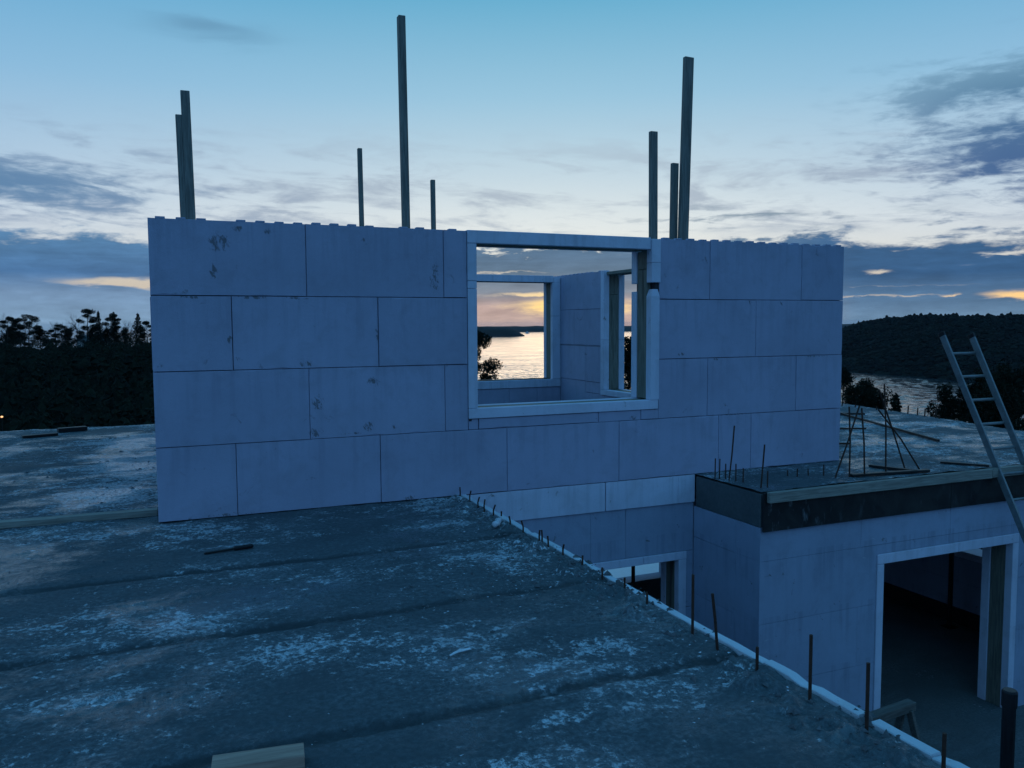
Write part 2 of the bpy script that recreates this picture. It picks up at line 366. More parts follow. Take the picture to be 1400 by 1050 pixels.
# ------------------------------------------------------------------ object helpers
def link(o, parent=None):
    COL.objects.link(o)
    if parent is not None: o.parent = parent
    return o
def tag(o, label, cat, group=None):
    o['label'] = label; o['category'] = cat
    if group: o['group'] = group
    return o
def empty(name, loc=(0, 0, 0), rz=0.0):
    o = bpy.data.objects.new(name, None); o.empty_display_size = .1
    o.location = loc; o.rotation_euler = (0, 0, rz)
    return link(o)
class MB:
    def __init__(s): s.v = []; s.f = []
    def raw(s, v, f):
        k = len(s.v); s.v += [tuple(p) for p in v]; s.f += [tuple(i + k for i in q) for q in f]; return s
    def box(s, a, b, c=0.004, M=None):
        """Box from a to b with chamfered edges (c = 0: plain)."""
        lo = [min(p, q) for p, q in zip(a, b)]; hi = [max(p, q) for p, q in zip(a, b)]
        c = min(c, *[(h - l) * .45 for l, h in zip(lo, hi)])
        if c <= 0:
            v = [(x, y, z) for x in (lo[0], hi[0]) for y in (lo[1], hi[1]) for z in (lo[2], hi[2])]
            f = [(0, 1, 3, 2), (4, 6, 7, 5), (0, 4, 5, 1), (2, 3, 7, 6), (0, 2, 6, 4), (1, 5, 7, 3)]
        else:
            v = []; idx = {}
            for i in range(8):
                cc = [(i >> k) & 1 for k in range(3)]
                for ax in range(3):
                    p = []
                    for k in range(3):
                        e = hi[k] if cc[k] else lo[k]
                        if k != ax: e += -c if cc[k] else c
                        p.append(e)
                    idx[(i, ax)] = len(v); v.append(tuple(p))
            f = []
            for ax in range(3):
                o1, o2 = [k for k in range(3) if k != ax]
                for side in (0, 1):
                    q = [side << ax, side << ax | 1 << o1, side << ax | 1 << o1 | 1 << o2, side << ax | 1 << o2]
                    f.append(tuple(idx[(i, ax)] for i in q))
                for s1 in (0, 1):
                    for s2 in (0, 1):
                        i = s1 << o1 | s2 << o2; j = i | 1 << ax
                        f.append((idx[(i, o1)], idx[(j, o1)], idx[(j, o2)], idx[(i, o2)]))
            for i in range(8): f.append((idx[(i, 0)], idx[(i, 1)], idx[(i, 2)]))
        if M is not None: v = [tuple(M @ Vector(p)) for p in v]
        return s.raw(v, f)
    def bar(s, p, q, wd, th, c=0.003, up=None):
        """Rectangular bar from p to q, wd across, th the other way."""
        p, q = Vector(p), Vector(q); d = q - p; L = d.length; d.normalize()
        u = Vector(up) if up is not None else (Vector((0, 0, 1)) if abs(d.z) < .9 else Vector((1, 0, 0)))
        b = d.cross(u).normalized(); t = b.cross(d)
        M = Matrix(((b.x, t.x, d.x, p.x), (b.y, t.y, d.y, p.y), (b.z, t.z, d.z, p.z), (0, 0, 0, 1)))
        return s.box((-wd / 2, -th / 2, 0), (wd / 2, th / 2, L), c, M)
    def tube(s, pts, rad, n=8, cap=True):
        pts = [Vector(p) for p in pts]; k0 = len(s.v)
        rad = rad if hasattr(rad, '__len__') else [rad] * len(pts)
        ref = Vector((.37, .81, .45))
        for i, p in enumerate(pts):
            d = (pts[min(i + 1, len(pts) - 1)] - pts[max(i - 1, 0)]).normalized()
            a = d.cross(ref).normalized(); b = d.cross(a)
            for k in range(n):
                t = 2 * math.pi * k / n
                s.v.append(tuple(p + (a * math.cos(t) + b * math.sin(t)) * rad[i]))
        for i in range(len(pts) - 1):
            for k in range(n):
                a0 = k0 + i * n + k; a1 = k0 + i * n + (k + 1) % n
                s.f.append((a0, a1, a1 + n, a0 + n))
        if cap:
            s.f.append(tuple(k0 + k for k in reversed(range(n))))
            s.f.append(tuple(k0 + (len(pts) - 1) * n + k for k in range(n)))
        return s
    def mesh(s, name, m, smooth=False):
        me = bpy.data.meshes.new(name); me.from_pydata(s.v, [], s.f)
        bm = bmesh.new(); bm.from_mesh(me); bmesh.ops.recalc_face_normals(bm, faces=bm.faces); bm.to_mesh(me); bm.free()
        me.materials.append(m)
        if smooth: me.polygons.foreach_set('use_smooth', [True] * len(me.polygons))
        me.update(); return me
    def build(s, name, m, parent=None, smooth=False):
        return link(bpy.data.objects.new(name, s.mesh(name, m, smooth)), parent)
def np_mesh(name, V, F, m, smooth=False):
    """A mesh from numpy arrays: V n x 3, F k x 3 or k x 4."""
    me = bpy.data.meshes.new(name)
    V = np.asarray(V, np.float32); F = np.asarray(F, np.int32); k = F.shape[1]
    me.vertices.add(len(V)); me.vertices.foreach_set('co', V.ravel())
    me.loops.add(F.size); me.loops.foreach_set('vertex_index', F.ravel())
    me.polygons.add(len(F)); me.polygons.foreach_set('loop_start', np.arange(0, F.size, k, dtype=np.int32))
    try: me.polygons.foreach_set('loop_total', np.full(len(F), k, np.int32))
    except Exception: pass
    me.polygons.foreach_set('use_smooth', np.full(len(F), smooth))
    me.update(calc_edges=True); me.validate()
    me.materials.append(m); return me
def copy_tree(o, parent=None):
    c = o.copy(); COL.objects.link(c); c.parent = parent
    for ch in list(o.children): copy_tree(ch, c)
    return c

# value noise in numpy
def hash2(ix, iy, seed):
    h = (ix.astype(np.int64) * 374761393 + iy.astype(np.int64) * 668265263 + seed * 974634777) & 0x7fffffff
    h = ((h ^ (h >> 13)) * 1274126177) & 0x7fffffff
    h = h ^ (h >> 16)
    return (h & 0xffff) / 65535.0
def vnoise(x, y, seed=0):
    ix, iy = np.floor(x), np.floor(y); fx, fy = x - ix, y - iy
    fx = fx * fx * (3 - 2 * fx); fy = fy * fy * (3 - 2 * fy)
    a, b = hash2(ix, iy, seed), hash2(ix + 1, iy, seed); c, d = hash2(ix, iy + 1, seed), hash2(ix + 1, iy + 1, seed)
    return (a * (1 - fx) + b * fx) * (1 - fy) + (c * (1 - fx) + d * fx) * fy
def fbm(x, y, o=5, seed=0, g=.55):
    r = 0; a = 1; t = 0
    for i in range(o): r = r + a * vnoise(x * 2 ** i, y * 2 ** i, seed + i); t += a; a *= g
    return r / t

# ------------------------------------------------------------------ the building: decks
LOW = -2.75                                      # lower floor level
def deck_height(x, y):
    h = .012 * (fbm(x * 2.4, y * 2.6, 5, 1) - .5) + .006 * (fbm(x * 11, y * 15, 4, 21) - .5) + .0022 * (fbm(x * 42, y * 48, 3, 41) - .5)
    wob = .05 * (fbm(x * 1.1, y * 0, 4, 61) - .5)
    for gy in (-1.5, -2.7, -3.95):
        d = y + wob - gy
        h = h - .014 * np.exp(-(d / .035) ** 2) * (.5 + fbm(x * 3, y * 9, 3, 71)) + .004 * np.exp(-((d - .11) / .05) ** 2)
    lump = np.clip(fbm(x * 9, y * 9, 4, 81) - .52, 0, 1) * .16
    h = h + lump * np.exp(-((x - 2.40) / .16) ** 2)
    h = h + np.clip(fbm(x * 5, y * 7, 5, 91, .62) - .55, 0, .2) * .045
    return h
def deck_mesh(name, x0, x1, y0, y1, step, m, z0=0.0, xf=None):
    nx, ny = max(2, round((x1 - x0) / step) + 1), max(2, round((y1 - y0) / step) + 1)
    U, Vv = np.meshgrid(np.linspace(0, 1, nx), np.linspace(0, 1, ny))
    Y = y0 + (y1 - y0) * Vv
    xa = x0 if not callable(x0) else x0(Y); xb = x1 if xf is None else xf(Y)
    X = xa + (xb - xa) * U
    Z = z0 + deck_height(X, Y)
    i = np.arange(nx * ny).reshape(ny, nx)
    F = np.stack([i[:-1, :-1], i[:-1, 1:], i[1:, 1:], i[1:, :-1]], -1).reshape(-1, 4)
    return np_mesh(name, np.stack([X, Y, Z], -1).reshape(-1, 3), F, m, True)
EDGE = 2.53
deck = empty('floor_slab', (0, 0, 0)); deck['kind'] = 'structure'
for y0, y1 in ((-5.4, -3.95), (-3.95, -2.7), (-2.7, -1.5), (-1.5, 0.02)):
    link(bpy.data.objects.new('slab_panel', deck_mesh('slab_panel', -2.3, EDGE, y0, y1, .0125, M_DECK)), deck)
link(bpy.data.objects.new('slab_panel', deck_mesh('slab_panel', -2.4, .02, .02, 7.25, .022, M_DECK)), deck)
link(bpy.data.objects.new('slab_panel', deck_mesh('slab_panel', -9.0, -2.3, -5.4, .02, .12, M_DECK)), deck)
link(bpy.data.objects.new('slab_panel', deck_mesh('slab_panel', -9.0, -2.4, .02, 7.25, .12, M_DECK)), deck)
link(bpy.data.objects.new('slab_panel', deck_mesh('slab_panel', -9.0, EDGE, -10.5, -5.4, .12, M_DECK)), deck)
link(bpy.data.objects.new('slab_panel', deck_mesh('slab_panel', .30, 6.66, .30, 6.2, .05, M_DECK)), deck)
MB().box((-9, -10.5, -.29), (2.515, 0, -.03), .004).box((-9, .003, -.29), (.0, 7.25, -.03), .004).box((.003, .12, -.288), (7.05, 6.3, -.03), 0).build('slab_body', M_SLAB_EDGE, deck)
# the deck on the right, with its plain concrete edge
deck2 = empty('floor_slab', (5.11, -1.0, 0)); deck2['kind'] = 'structure'
def redge(y): return 10.93 + .2 * (y + 1.0)
for y0, y1 in ((-1.012, .02), ):
    o = link(bpy.data.objects.new('slab_panel', deck_mesh('slab_panel', 5.115, 7.07, y0, y1, .015, M_DECK)), deck2)
for y0, y1 in ((-1.012, 1.4), (1.4, 4.0), (4.0, 6.45)):
    o = link(bpy.data.objects.new('slab_panel', deck_mesh('slab_panel', 7.07, 11.0, y0, y1, .022, M_DECK, 0.0, redge)), deck2)
bm_ = MB()
bm_.box((5.113, -1.008, -.335), (7.07, -.01, -.02), .006)
v = [(7.07, -1.008), (redge(-1.0) - .003, -1.008), (redge(6.45) - .003, 6.447), (7.07, 6.447)]
bm_.raw([(a, b, -.335) for a, b in v] + [(a, b, -.02) for a, b in v], [(3, 2, 1, 0), (4, 5, 6, 7)] + [(i, (i + 1) % 4, (i + 1) % 4 + 4, i + 4) for i in range(4)])
bm_.build('slab_edge', M_SLAB_EDGE, deck2)
for o in deck2.children: o.location = (-5.11, 1.0, 0)

# lower floor
lf = link(bpy.data.objects.new('lower_floor', deck_mesh('lower_floor', 2.2, 10.5, -10.5, .35, .06, M_FLOOR_LOW, LOW)))
lf['kind'] = 'structure'
lf2 = link(bpy.data.objects.new('lower_floor', deck_mesh('lower_floor', 5.3, 10.5, .35, 4.6, .08, M_FLOOR_LOW, LOW)))
lf2['kind'] = 'structure'
sb = MB().box((2.2, .36, -4.1), (9.2, 6.5, -3.9), 0); o = sb.build('basement_floor', M_FLOOR_LOW); o['kind'] = 'structure'

# ------------------------------------------------------------------ foam block walls
def block_mesh(u0, u1, z0, z1, t, face, axis, nubs, m_low=False):
    """One block between u0..u1 and z0..z1; face = coordinate of its front, t = thickness behind it."""
    low = m_low; g = .0006 if low else rng.uniform(.0006, .0034); j = rng.uniform(-.0008, .0008) if low else rng.uniform(-.004, .004); chamfer = .001 if low else .0028
    mb = MB()
    def B(ua, ub, wa, wb, za, zb, c):
        if axis == 'X': mb.box((ua, face + wa, za), (ub, face + wb, zb), c)
        else: mb.box((face + wa, ua, za), (face + wb, ub, zb), c)
    # front outline slightly ragged, with a few chips knocked out of the edges
    a0, a1, c0, c1 = u0 + g, u1 - g, z0 + g + rng.uniform(0, .0015), z1 - g
    nu, nz = max(2, int((a1 - a0) / .09)), max(2, int((c1 - c0) / .09))
    ring = [(a0 + (a1 - a0) * i / nu, c0, 0, 1) for i in range(nu)] + [(a1, c0 + (c1 - c0) * i / nz, -1, 0) for i in range(nz)] \
         + [(a1 - (a1 - a0) * i / nu, c1, 0, -1) for i in range(nu)] + [(a0, c1 - (c1 - c0) * i / nz, 1, 0) for i in range(nz)]
    def W(a, w_, c): return (a, face + w_, c) if axis == 'X' else (face + w_, a, c)
    F_, M_, K_ = [], [], []
    for a, c, da, dc in ring:
        q = chamfer * rng.uniform(.5, 1.3) + (rng.uniform(.004, .013) if rng.uniform() < (.02 if low else .06) else 0)
        sa = da if da else (1 if a < (a0 + a1) / 2 else -1) * (1 if min(a - a0, a1 - a) < 1e-6 else 0)
        F_.append(W(a + da * q + (sa * q if not da else 0), j, c + dc * q)); M_.append(W(a, j + .007, c)); K_.append(W(a, t, c))
    k_ = len(ring)
    mb.raw(F_ + M_ + K_, [tuple(range(k_)), tuple(2 * k_ + i for i in reversed(range(k_)))] + [(i, i + k_, (i + 1) % k_ + k_, (i + 1) % k_) for i in range(k_)] + [(i + k_, i + 2 * k_, (i + 1) % k_ + 2 * k_, (i + 1) % k_ + k_) for i in range(k_)])
    if nubs:
        k = math.floor(u0 / .15)
        while k * .15 < u1:
            a = k * .15 + .055; b = a + .072
            a, b = max(a, u0 + .006), min(b, u1 - .006)
            if b - a > .02 and rng.uniform() > .04:
                h = rng.uniform(.009, .015)
                B(a, b, .004, .058, z1 - .004, z1 + h, .003)
                B(a, b, t - .058, t - .004, z1 - .004, z1 + h, .003)
            k += 1
    return mb
def wall(label, axis, face, t, pieces, core, m=M_BLOCK, loc=None):
    root = empty('foam_block_wall', loc)
    tag(root, label, 'wall')
    P = Vector(loc)
    for q in pieces:
        u0, u1, z0, z1 = q[:4]
        o = block_mesh(u0, u1, z0, z1, t, face, axis, z1 > 2.39, m is M_BLOCK_LOW).build('block', m, root); o.location = -P
    if core:
        mb = MB()
        for u0, u1, z0, z1 in core:
            if axis == 'X': mb.box((u0, face + .028, z0), (u1, face + t - .028, z1), 0)
            else: mb.box((face + .028, u0, z0), (face + t - .028, u1, z1), 0)
        o = mb.build('wall_core', M_JOINT, root); o.location = -P
    return root
def sub(root, name, m, *boxes, c=.004):
    mb = MB()
    for a, b in boxes: mb.box(a, b, c)
    o = mb.build(name, m, root); o.location = -root.location
    return o

# the big wall facing the viewer
R = 7.07; W0, W1 = 2.62, 4.655
front = wall('upper wall of big grey foam blocks facing the viewer, with a square window opening', 'X', 0.0, .35, [
    (0, 1.2, 1.8, 2.4), (1.2, 2.4, 1.8, 2.4), (2.4, W0, 1.8, 2.4), (W1, 5.27, 1.8, 2.4), (5.27, 6.47, 1.8, 2.4), (6.47, R, 1.8, 2.4),
    (0, .6, 1.2, 1.8), (.6, 1.8, 1.2, 1.8), (1.8, W0, 1.2, 1.8), (W1, 5.866, 1.2, 1.8), (5.866, R, 1.2, 1.8),
    (0, 1.2, .6, 1.2), (1.2, 2.4, .6, 1.2), (2.4, W0, .6, 1.2), (W0, 2.72, .6, .70), (2.72, 3.97, .6, .70), (3.97, 4.45, .6, .70), (4.45, W1, .6, .70),
    (W1, 5.254, .6, 1.2), (5.254, 6.42, .6, 1.2), (6.42, R, .6, 1.2),
    (0, .6, .006, .6), (.6, 1.8, .006, .6), (1.8, 3.0, .004, .6), (3.0, 4.2, .001, .6), (4.2, 5.4, .001, .6), (5.4, 5.82, .004, .6), (5.82, R, .004, .6)],
    [(.03, W0 - .03, -.02, 2.37), (W0 - .03, W1 + .03, -.02, .67), (W1 + .03, R - .03, -.02, 2.37)], loc=(3.5, .17, 0))
F0, F1 = -.012, .07
sub(front, 'foam_strip', M_FOAM, ((W0 + .002, F0, .797), (2.71, F1, 1.882)))
sub(front, 'foam_strip', M_FOAM, ((W0 + .002, F0 + .001, 1.884), (2.71, F1, 1.950)))
sub(front, 'foam_strip', M_FOAM, ((W0 + .002, F0, 1.953), (2.71, F1, 2.287)))
sub(front, 'foam_strip', M_FOAM, ((W0 + .002, F0 - .002, 2.290), (4.548, F1, 2.405)))
sub(front, 'foam_strip', M_FOAM, ((W0 + .002, F0 - .002, .702), (4.645, F1, .795)))
sub(front, 'foam_strip', M_FOAM, ((4.552, F0 - .014, 2.16), (4.657, F1, 2.392)))
sub(front, 'foam_strip', M_FOAM, ((4.552, F0 - .014, 1.965), (4.657, F1, 2.158)))
q = MB(); a, b = 4.552, 4.650
q.raw([(a, F0 - .006, .797), (b, F0 - .006, .797), (b, F1, .797), (a, F1, .797), (a, F0 - .006, 1.83), (b, F0 - .006, 1.83), (b, F1, 1.83), (a, F1, 1.83),
       (a + .03, F0 + .012, 1.90), (b - .012, F0 + .012, 1.90), (b - .012, F1, 1.90), (a + .03, F1, 1.90)],
      [(3, 2, 1, 0), (0, 1, 5, 4), (1, 2, 6, 5), (2, 3, 7, 6), (3, 0, 4, 7), (4, 5, 9, 8), (5, 6, 10, 9), (6, 7, 11, 10), (7, 4, 8, 11), (8, 9, 10, 11)])
o = q.build('foam_strip', M_FOAM, front); o.location = -front.location; o['label'] = 'white foam strip with a broken off slanted top'
for z0, z1 in ((.797, 1.885), (1.965, 2.392)):
    sub(front, 'foam_strip', M_FOAM, ((4.549, .252, z0), (4.652, .353, z1)))
sub(front, 'foam_strip', M_FOAM, ((W0 + .002, .252, .797), (2.711, .353, 2.287)))
sub(front, 'foam_strip', M_FOAM, ((W0 + .002, .252, .702), (4.652, .353, .793)))
sub(front, 'foam_strip', M_FOAM, ((W0 + .002, .252, 2.290), (4.547, .353, 2.40)))
sub(front, 'lining_board', M_LINING_V, ((4.556, .073, .80), (4.604, .249, 2.10)))
sub(front, 'lining_board', M_LINING_V, ((4.557, .073, 2.103), (4.604, .163, 2.284)), ((4.559, .166, 2.103), (4.604, .249, 2.284)))
sub(front, 'lining_board', M_LINING_V, ((2.655, .073, .80), (2.703, .249, 2.284)))
sub(front, 'lining_board', M_LINING_X, ((2.706, .073, 2.288), (4.553, .249, 2.336)))
sub(front, 'sill_board', M_LINING_X, ((2.655, .073, .742), (4.604, .249, .790)))
sub(front, 'frame_filler', M_JOINT, ((4.606, .0, .68), (4.649, .34, 2.30)), ((2.626, .0, .68), (2.652, .34, 2.28)), ((2.66, .073, 2.339), (4.54, .249, 2.385)), ((2.64, .02, .69), (4.60, .33, .738)), c=0)

# wall at the back of the room
B = 6.14
back = wall('far wall at the back of the open room, framing the view of the fjord', 'X', B, .35, [
    (.35, 1.2, 1.8, 2.4), (1.2, 2.4, 1.8, 2.4), (2.4, 3.3, 1.8, 2.4), (3.3, 4.16, 1.8, 2.4), (.35, .9, 1.2, 1.8), (.9, 2.1, 1.2, 1.8), (2.1, 3.3, 1.2, 1.8), (3.3, 4.16, 1.2, 1.8),
    (.35, 1.2, .6, 1.2), (1.2, 2.4, .6, 1.2), (2.4, 3.6, .6, 1.2), (3.6, 4.16, .6, 1.2), (.35, .9, 0, .6), (.9, 2.1, 0, .6), (2.1, 3.3, 0, .6), (3.3, 4.16, 0, .6),
    (4.16, 4.9, 0, .445), (4.9, 5.62, 0, .445), (5.62, 6.16, 0, .445), (6.16, 6.615, 0, .445)],
    [(.38, 4.13, -.02, 2.37), (4.1, 6.6, -.02, .42)], loc=(3.5, B + .17, 0))
G0, G1 = B - .014, B + .07
sub(back, 'foam_strip', M_FOAM, ((4.165, G0, 2.290), (6.478, G1, 2.405)))
sub(back, 'foam_strip', M_FOAM, ((6.455, G0 - .001, 1.70), (6.612, G1, 2.287)), ((6.481, G0 - .001, 2.288), (6.612, G1, 2.38)))
sub(back, 'foam_strip', M_FOAM, ((6.455, G0 - .001, .585), (6.612, G1, 1.697)))
sub(back, 'foam_strip', M_FOAM, ((4.165, G0, .585), (4.30, G1, 2.287)))
sub(back, 'foam_strip', M_FOAM, ((4.165, G0 - .003, .449), (5.28, G1, .582)))
sub(back, 'foam_strip', M_FOAM, ((5.283, G0 - .003, .449), (6.35, G1, .582)), )
sub(back, 'foam_strip', M_FOAM, ((6.353, G0 - .004, .449), (6.612, G1, .582)), )
sub(back, 'foam_strip', M_FOAM, ((6.455, B + .252, .585), (6.60, B + .353, 2.37)), ((4.165, B + .252, 2.290), (6.45, B + .353, 2.40)), ((4.165, B + .252, .46), (6.60, B + .353, .57)))
sub(back, 'lining_board', M_LINING_V, ((6.460, G1 + .003, .588), (6.508, B + .249, 1.92)))
sub(back, 'lining_board', M_LINING_V, ((6.462, G1 + .003, 1.923), (6.508, B + .249, 2.284)))
sub(back, 'lining_board', M_LINING_X, ((4.25, G1 + .003, 2.288), (6.452, B + .249, 2.336)))
sub(back, 'lining_board', M_LINING_V, ((4.25, G1 + .003, .588), (4.295, B + .249, 2.284)))
sub(back, 'sill_board', M_MEMBRANE, ((4.30, G1 + .003, .53), (6.452, B + .26, .592)))
sub(back, 'frame_filler', M_JOINT, ((6.511, B + .03, .585), (6.60, B + .25, 2.36)), c=0)

# wall on the right of the room, with its own window
S = 6.62
side = wall('wall on the right of the open room, seen edge-on through the window opening', 'Y', S, .35, [
    (4.645, 5.3, 1.8, 2.4), (5.3, 6.49, 1.8, 2.4), (4.645, 5.62, 1.2, 1.8), (5.62, 6.49, 1.2, 1.8), (4.645, 5.2, .6, 1.2), (5.2, 6.49, .6, 1.2), (5.2, 6.49, 0, .6), (3.9, 5.2, 0, .41), (4.645, 5.2, .41, .6),
    (2.9, 3.9, 0, .41), (2.3, 2.9, 0, .41), (.352, 1.1, 0, .6), (1.1, 2.3, 0, .6), (.352, 1.5, .6, 1.2), (1.5, 2.3, .6, 1.2), (.352, 1.1, 1.2, 1.8), (1.1, 2.3, 1.2, 1.8), (.352, 1.4, 1.8, 2.4), (1.4, 2.3, 1.8, 2.4)],
    [(.38, 2.27, -.02, 2.37), (2.2, 4.7, -.02, .38), (4.68, 6.46, -.02, 2.37)], loc=(S + .2, 3.4, 0))
H0, H1 = S - .03, S + .07
sub(side, 'foam_strip', M_FOAM, ((H0, 4.535, 1.30), (H1, 4.642, 2.405)))
sub(side, 'foam_strip', M_FOAM, ((H0, 4.535, .503), (H1, 4.642, 1.297)))
sub(side, 'foam_strip', M_FOAM, ((H0, 2.31, .412), (H1, 4.642, .50)))
sub(side, 'foam_strip', M_FOAM, ((H0, 2.31, .503), (H1, 2.41, 2.39)))
sub(side, 'foam_strip', M_FOAM, ((S + .25, 4.536, .50), (S + .353, 4.64, 1.30)), ((S + .25, 4.536, 1.303), (S + .353, 4.64, 2.39)))
sub(side, 'foam_strip', M_FOAM, ((S + .25, 2.31, .412), (S + .353, 4.642, .495)))
sub(side, 'lining_board', M_LINING_V, ((S + .073, 4.540, .503), (S + .247, 4.588, 2.02)))
sub(side, 'lining_board', M_LINING_V, ((S + .073, 4.542, 2.023), (S + .16, 4.588, 2.33)), ((S + .163, 4.541, 2.023), (S + .247, 4.588, 2.33)))
sub(side, 'lining_board', M_LINING_Y, ((S + .02, 2.35, 2.335), (S + .33, 4.532, 2.383)))
sub(side, 'lining_board', M_LINING_V, ((S + .073, 2.36, .503), (S + .247, 2.405, 2.33)))
sub(side, 'sill_board', M_LINING_Y, ((S + .073, 2.36, .44), (S + .247, 4.588, .497)))
sub(side, 'frame_filler', M_JOINT, ((S + .03, 4.591, .42), (S + .32, 4.64, 2.37)), c=0)

left_wall = wall('wall on the left of the open room, hidden behind the big wall', 'Y', 0.0, .35,
    [(a, b, z, z + .6) for k, z in enumerate((0, .6, 1.2, 1.8)) for a, b in (((.352, 1.55), (1.55, 2.75), (2.75, 3.95), (3.95, 5.15), (5.15, 6.49)) if k % 2 else ((.352, .95), (.95, 2.15), (2.15, 3.35), (3.35, 4.55), (4.55, 5.75), (5.75, 6.49)))],
    [(.38, 6.46, -.02, 2.37)], loc=(.17, 3.4, 0))

# white insulation board covering the deck's edge below the big wall
rim = empty('edge_insulation', (3.85, .02, -.29)); tag(rim, 'long white foam board capping the deck edge below the big block wall', 'insulation board')
for a, b in ((2.54, 4.045), (4.055, 4.9), (4.903, 5.108)):
    sub(rim, 'foam_board', M_FOAM, ((a, -.002, -.288), (b, .10, -.003)), c=.003)
sub(rim, 'board_backing', M_JOINT, ((2.54, .02, -.28), (5.1, .095, -.005)), c=0)

# lower wall below it, with the opening
low_front = wall('dirty lower wall of grey foam blocks under the white board, with a low white framed opening', 'X', .022, .33, [
    (2.54, 3.896, -.80, -.292), (3.896, 4.295, -.80, -.292), (4.295, 5.108, -.80, -.292), (2.54, 3.0, -1.4, -.803), (3.0, 3.86, -1.4, -.803), (2.54, 3.86, -2.0, -1.403), (2.54, 3.86, LOW, -2.003),
    (5.02, 5.108, -1.4, -.803), (5.02, 5.108, -2.0, -1.403), (5.02, 5.108, LOW, -2.003)],
    [(2.55, 5.1, -.79, -.30), (2.55, 3.84, LOW, -.79), (5.03, 5.1, LOW, -.79)], M_BLOCK_LOW, (3.8, .2, LOW))
sub(low_front, 'foam_strip', M_FOAM, ((3.862, .008, -.885), (4.50, .09, -.803)))
sub(low_front, 'foam_strip', M_FOAM, ((4.503, .008, -.885), (5.022, .09, -.803)))
sub(low_front, 'foam_strip', M_FOAM, ((4.925, .007, LOW), (5.018, .09, -.888)))
sub(low_front, 'foam_strip', M_FOAM, ((3.862, .008, LOW), (3.95, .09, -.888)))
sub(low_front, 'foam_strip', M_FOAM, ((4.93, .252, LOW), (5.018, .35, -.9)))
sub(low_front, 'lining_board', M_LINING_V, ((4.93, .093, LOW), (4.975, .249, -.888)))
sub(low_front, 'lining_board', M_LINING_X, ((3.95, .093, -.89), (4.925, .249, -.845)))

# return wall and front wall of the lower storey on the right
def rows(us, z0, z1, zj):
    zs = [z0] + [z for z in zj if z0 < z < z1] + [z1]; r = []
    for k in range(len(zs) - 1):
        uu = us[k % len(us)]
        r += [(uu[i], uu[i + 1], zs[k], zs[k + 1]) for i in range(len(uu) - 1)]
    return r
ZJ = (-2.46, -1.86, -1.26, -.66)
ret = wall('lower return wall of grey foam blocks running back from the right-hand corner', 'Y', 5.112, .33, rows([[-.661, .02]], LOW, -.337, ZJ), [(-.65, 0, LOW, -.36)], M_BLOCK_LOW, (5.27, -.5, LOW))
D0, D1 = 6.575, 8.66
low_right = wall('lower wall of grey foam blocks with the tall dark doorway', 'X', -1.012, .35,
    rows([[5.114, 6.335, D0], [5.114, D0]], LOW, -.66, ZJ) + [(5.114, 6.36, -.66, -.337), (6.36, 7.6, -.66, -.337), (7.6, 8.8, -.66, -.337), (8.8, 10.0, -.66, -.337), (10.0, 10.45, -.66, -.337),
    (D0, 7.6, -.755, -.66), (7.6, D1, -.755, -.66)] + rows([[D1, 9.3, 10.45], [D1, 9.9, 10.45]], LOW, -.66, ZJ),
    [(5.45, D0 - .02, LOW, -.36), (D0 - .02, D1 + .02, -.74, -.36), (D1 + .02, 10.4, LOW, -.36)], M_BLOCK_LOW, (7.8, -.84, LOW))
K0, K1 = -1.026, -.94
sub(low_right, 'foam_strip', M_FOAM, ((D0 + .002, K0, LOW), (6.668, K1, -.862)))
sub(low_right, 'foam_strip', M_FOAM, ((D0 + .002, K0 - .001, -.859), (7.72, K1, -.758)))
sub(low_right, 'foam_strip', M_FOAM, ((7.723, K0 - .002, -.859), (D1 - .002, K1, -.758)))
sub(low_right, 'foam_strip', M_FOAM, ((8.565, K0, LOW), (D1 - .002, K1, -.862)))
sub(low_right, 'foam_strip', M_FOAM, ((8.567, -.76, LOW), (D1, -.66, -.9)))
sub(low_right, 'lining_board', M_LINING_V, ((8.575, -.937, LOW), (8.62, -.763, -.865)))
sub(low_right, 'lining_board', M_LINING_X, ((6.66, -.937, -.865), (8.57, -.763, -.82)))
sub(low_right, 'lining_board', M_LINING_V, ((6.62, -.937, LOW), (6.662, -.763, -.868)))

far_low = wall('low parapet wall inside the dark lower room, topped by a white strip', 'Y', 10.455, .33, rows([[-.66, .5, 1.7, 2.9, 4.1, 5.3, 6.5, 8.8], [-.66, 1.1, 2.3, 3.5, 4.7, 5.9, 7.1, 8.8]], LOW, -1.80, (-2.15,)) + [(3.0, 8.8, -1.8, -.34)], [(-.6, 8.7, LOW, -1.82)], M_BLOCK_LOW, (10.6, 4, LOW))
sub(far_low, 'foam_strip', M_FOAM, ((10.45, -.65, -1.797), (10.79, 2.99, -1.70)))
sub(far_low, 'base_membrane', M_MEMBRANE, ((10.40, -.65, LOW), (10.45, 8.7, LOW + .22)))
sea_low = wall('lower sea-side wall of the building, with a wide unglazed opening', 'X', 6.14, .35, [(2.2, 7.2, -3.9, -3.33), (2.2, 6.9, -3.33, -.6), (8.95, 10.4, -3.9, -.6), (6.9, 8.95, -2.88, -.6), (2.2, 10.4, -.6, -.34), (7.2, 10.4, -3.9, -3.33)], None, M_BLOCK_LOW, (6, 6.3, -3.9))  # lintel block over the opening added low to keep glow off the lower floor
under = wall('lower wall carrying the near deck, under its foam rim', 'Y', 2.17, .35, rows([[-10.4, -9.2, -8, -6.8, -5.6, -4.4, -3.2, -2, -.8, .02]], LOW, -.295, ZJ), None, M_BLOCK_LOW, (2.3, -5, LOW))
stack = empty('added_white_boards', (9.6, 8.2, -4.3)); tag(stack, 'white foam boards added outside to make the bright patch in the low opening', 'foam boards')  # added boards, a white stand-in for the bright patch in the opening
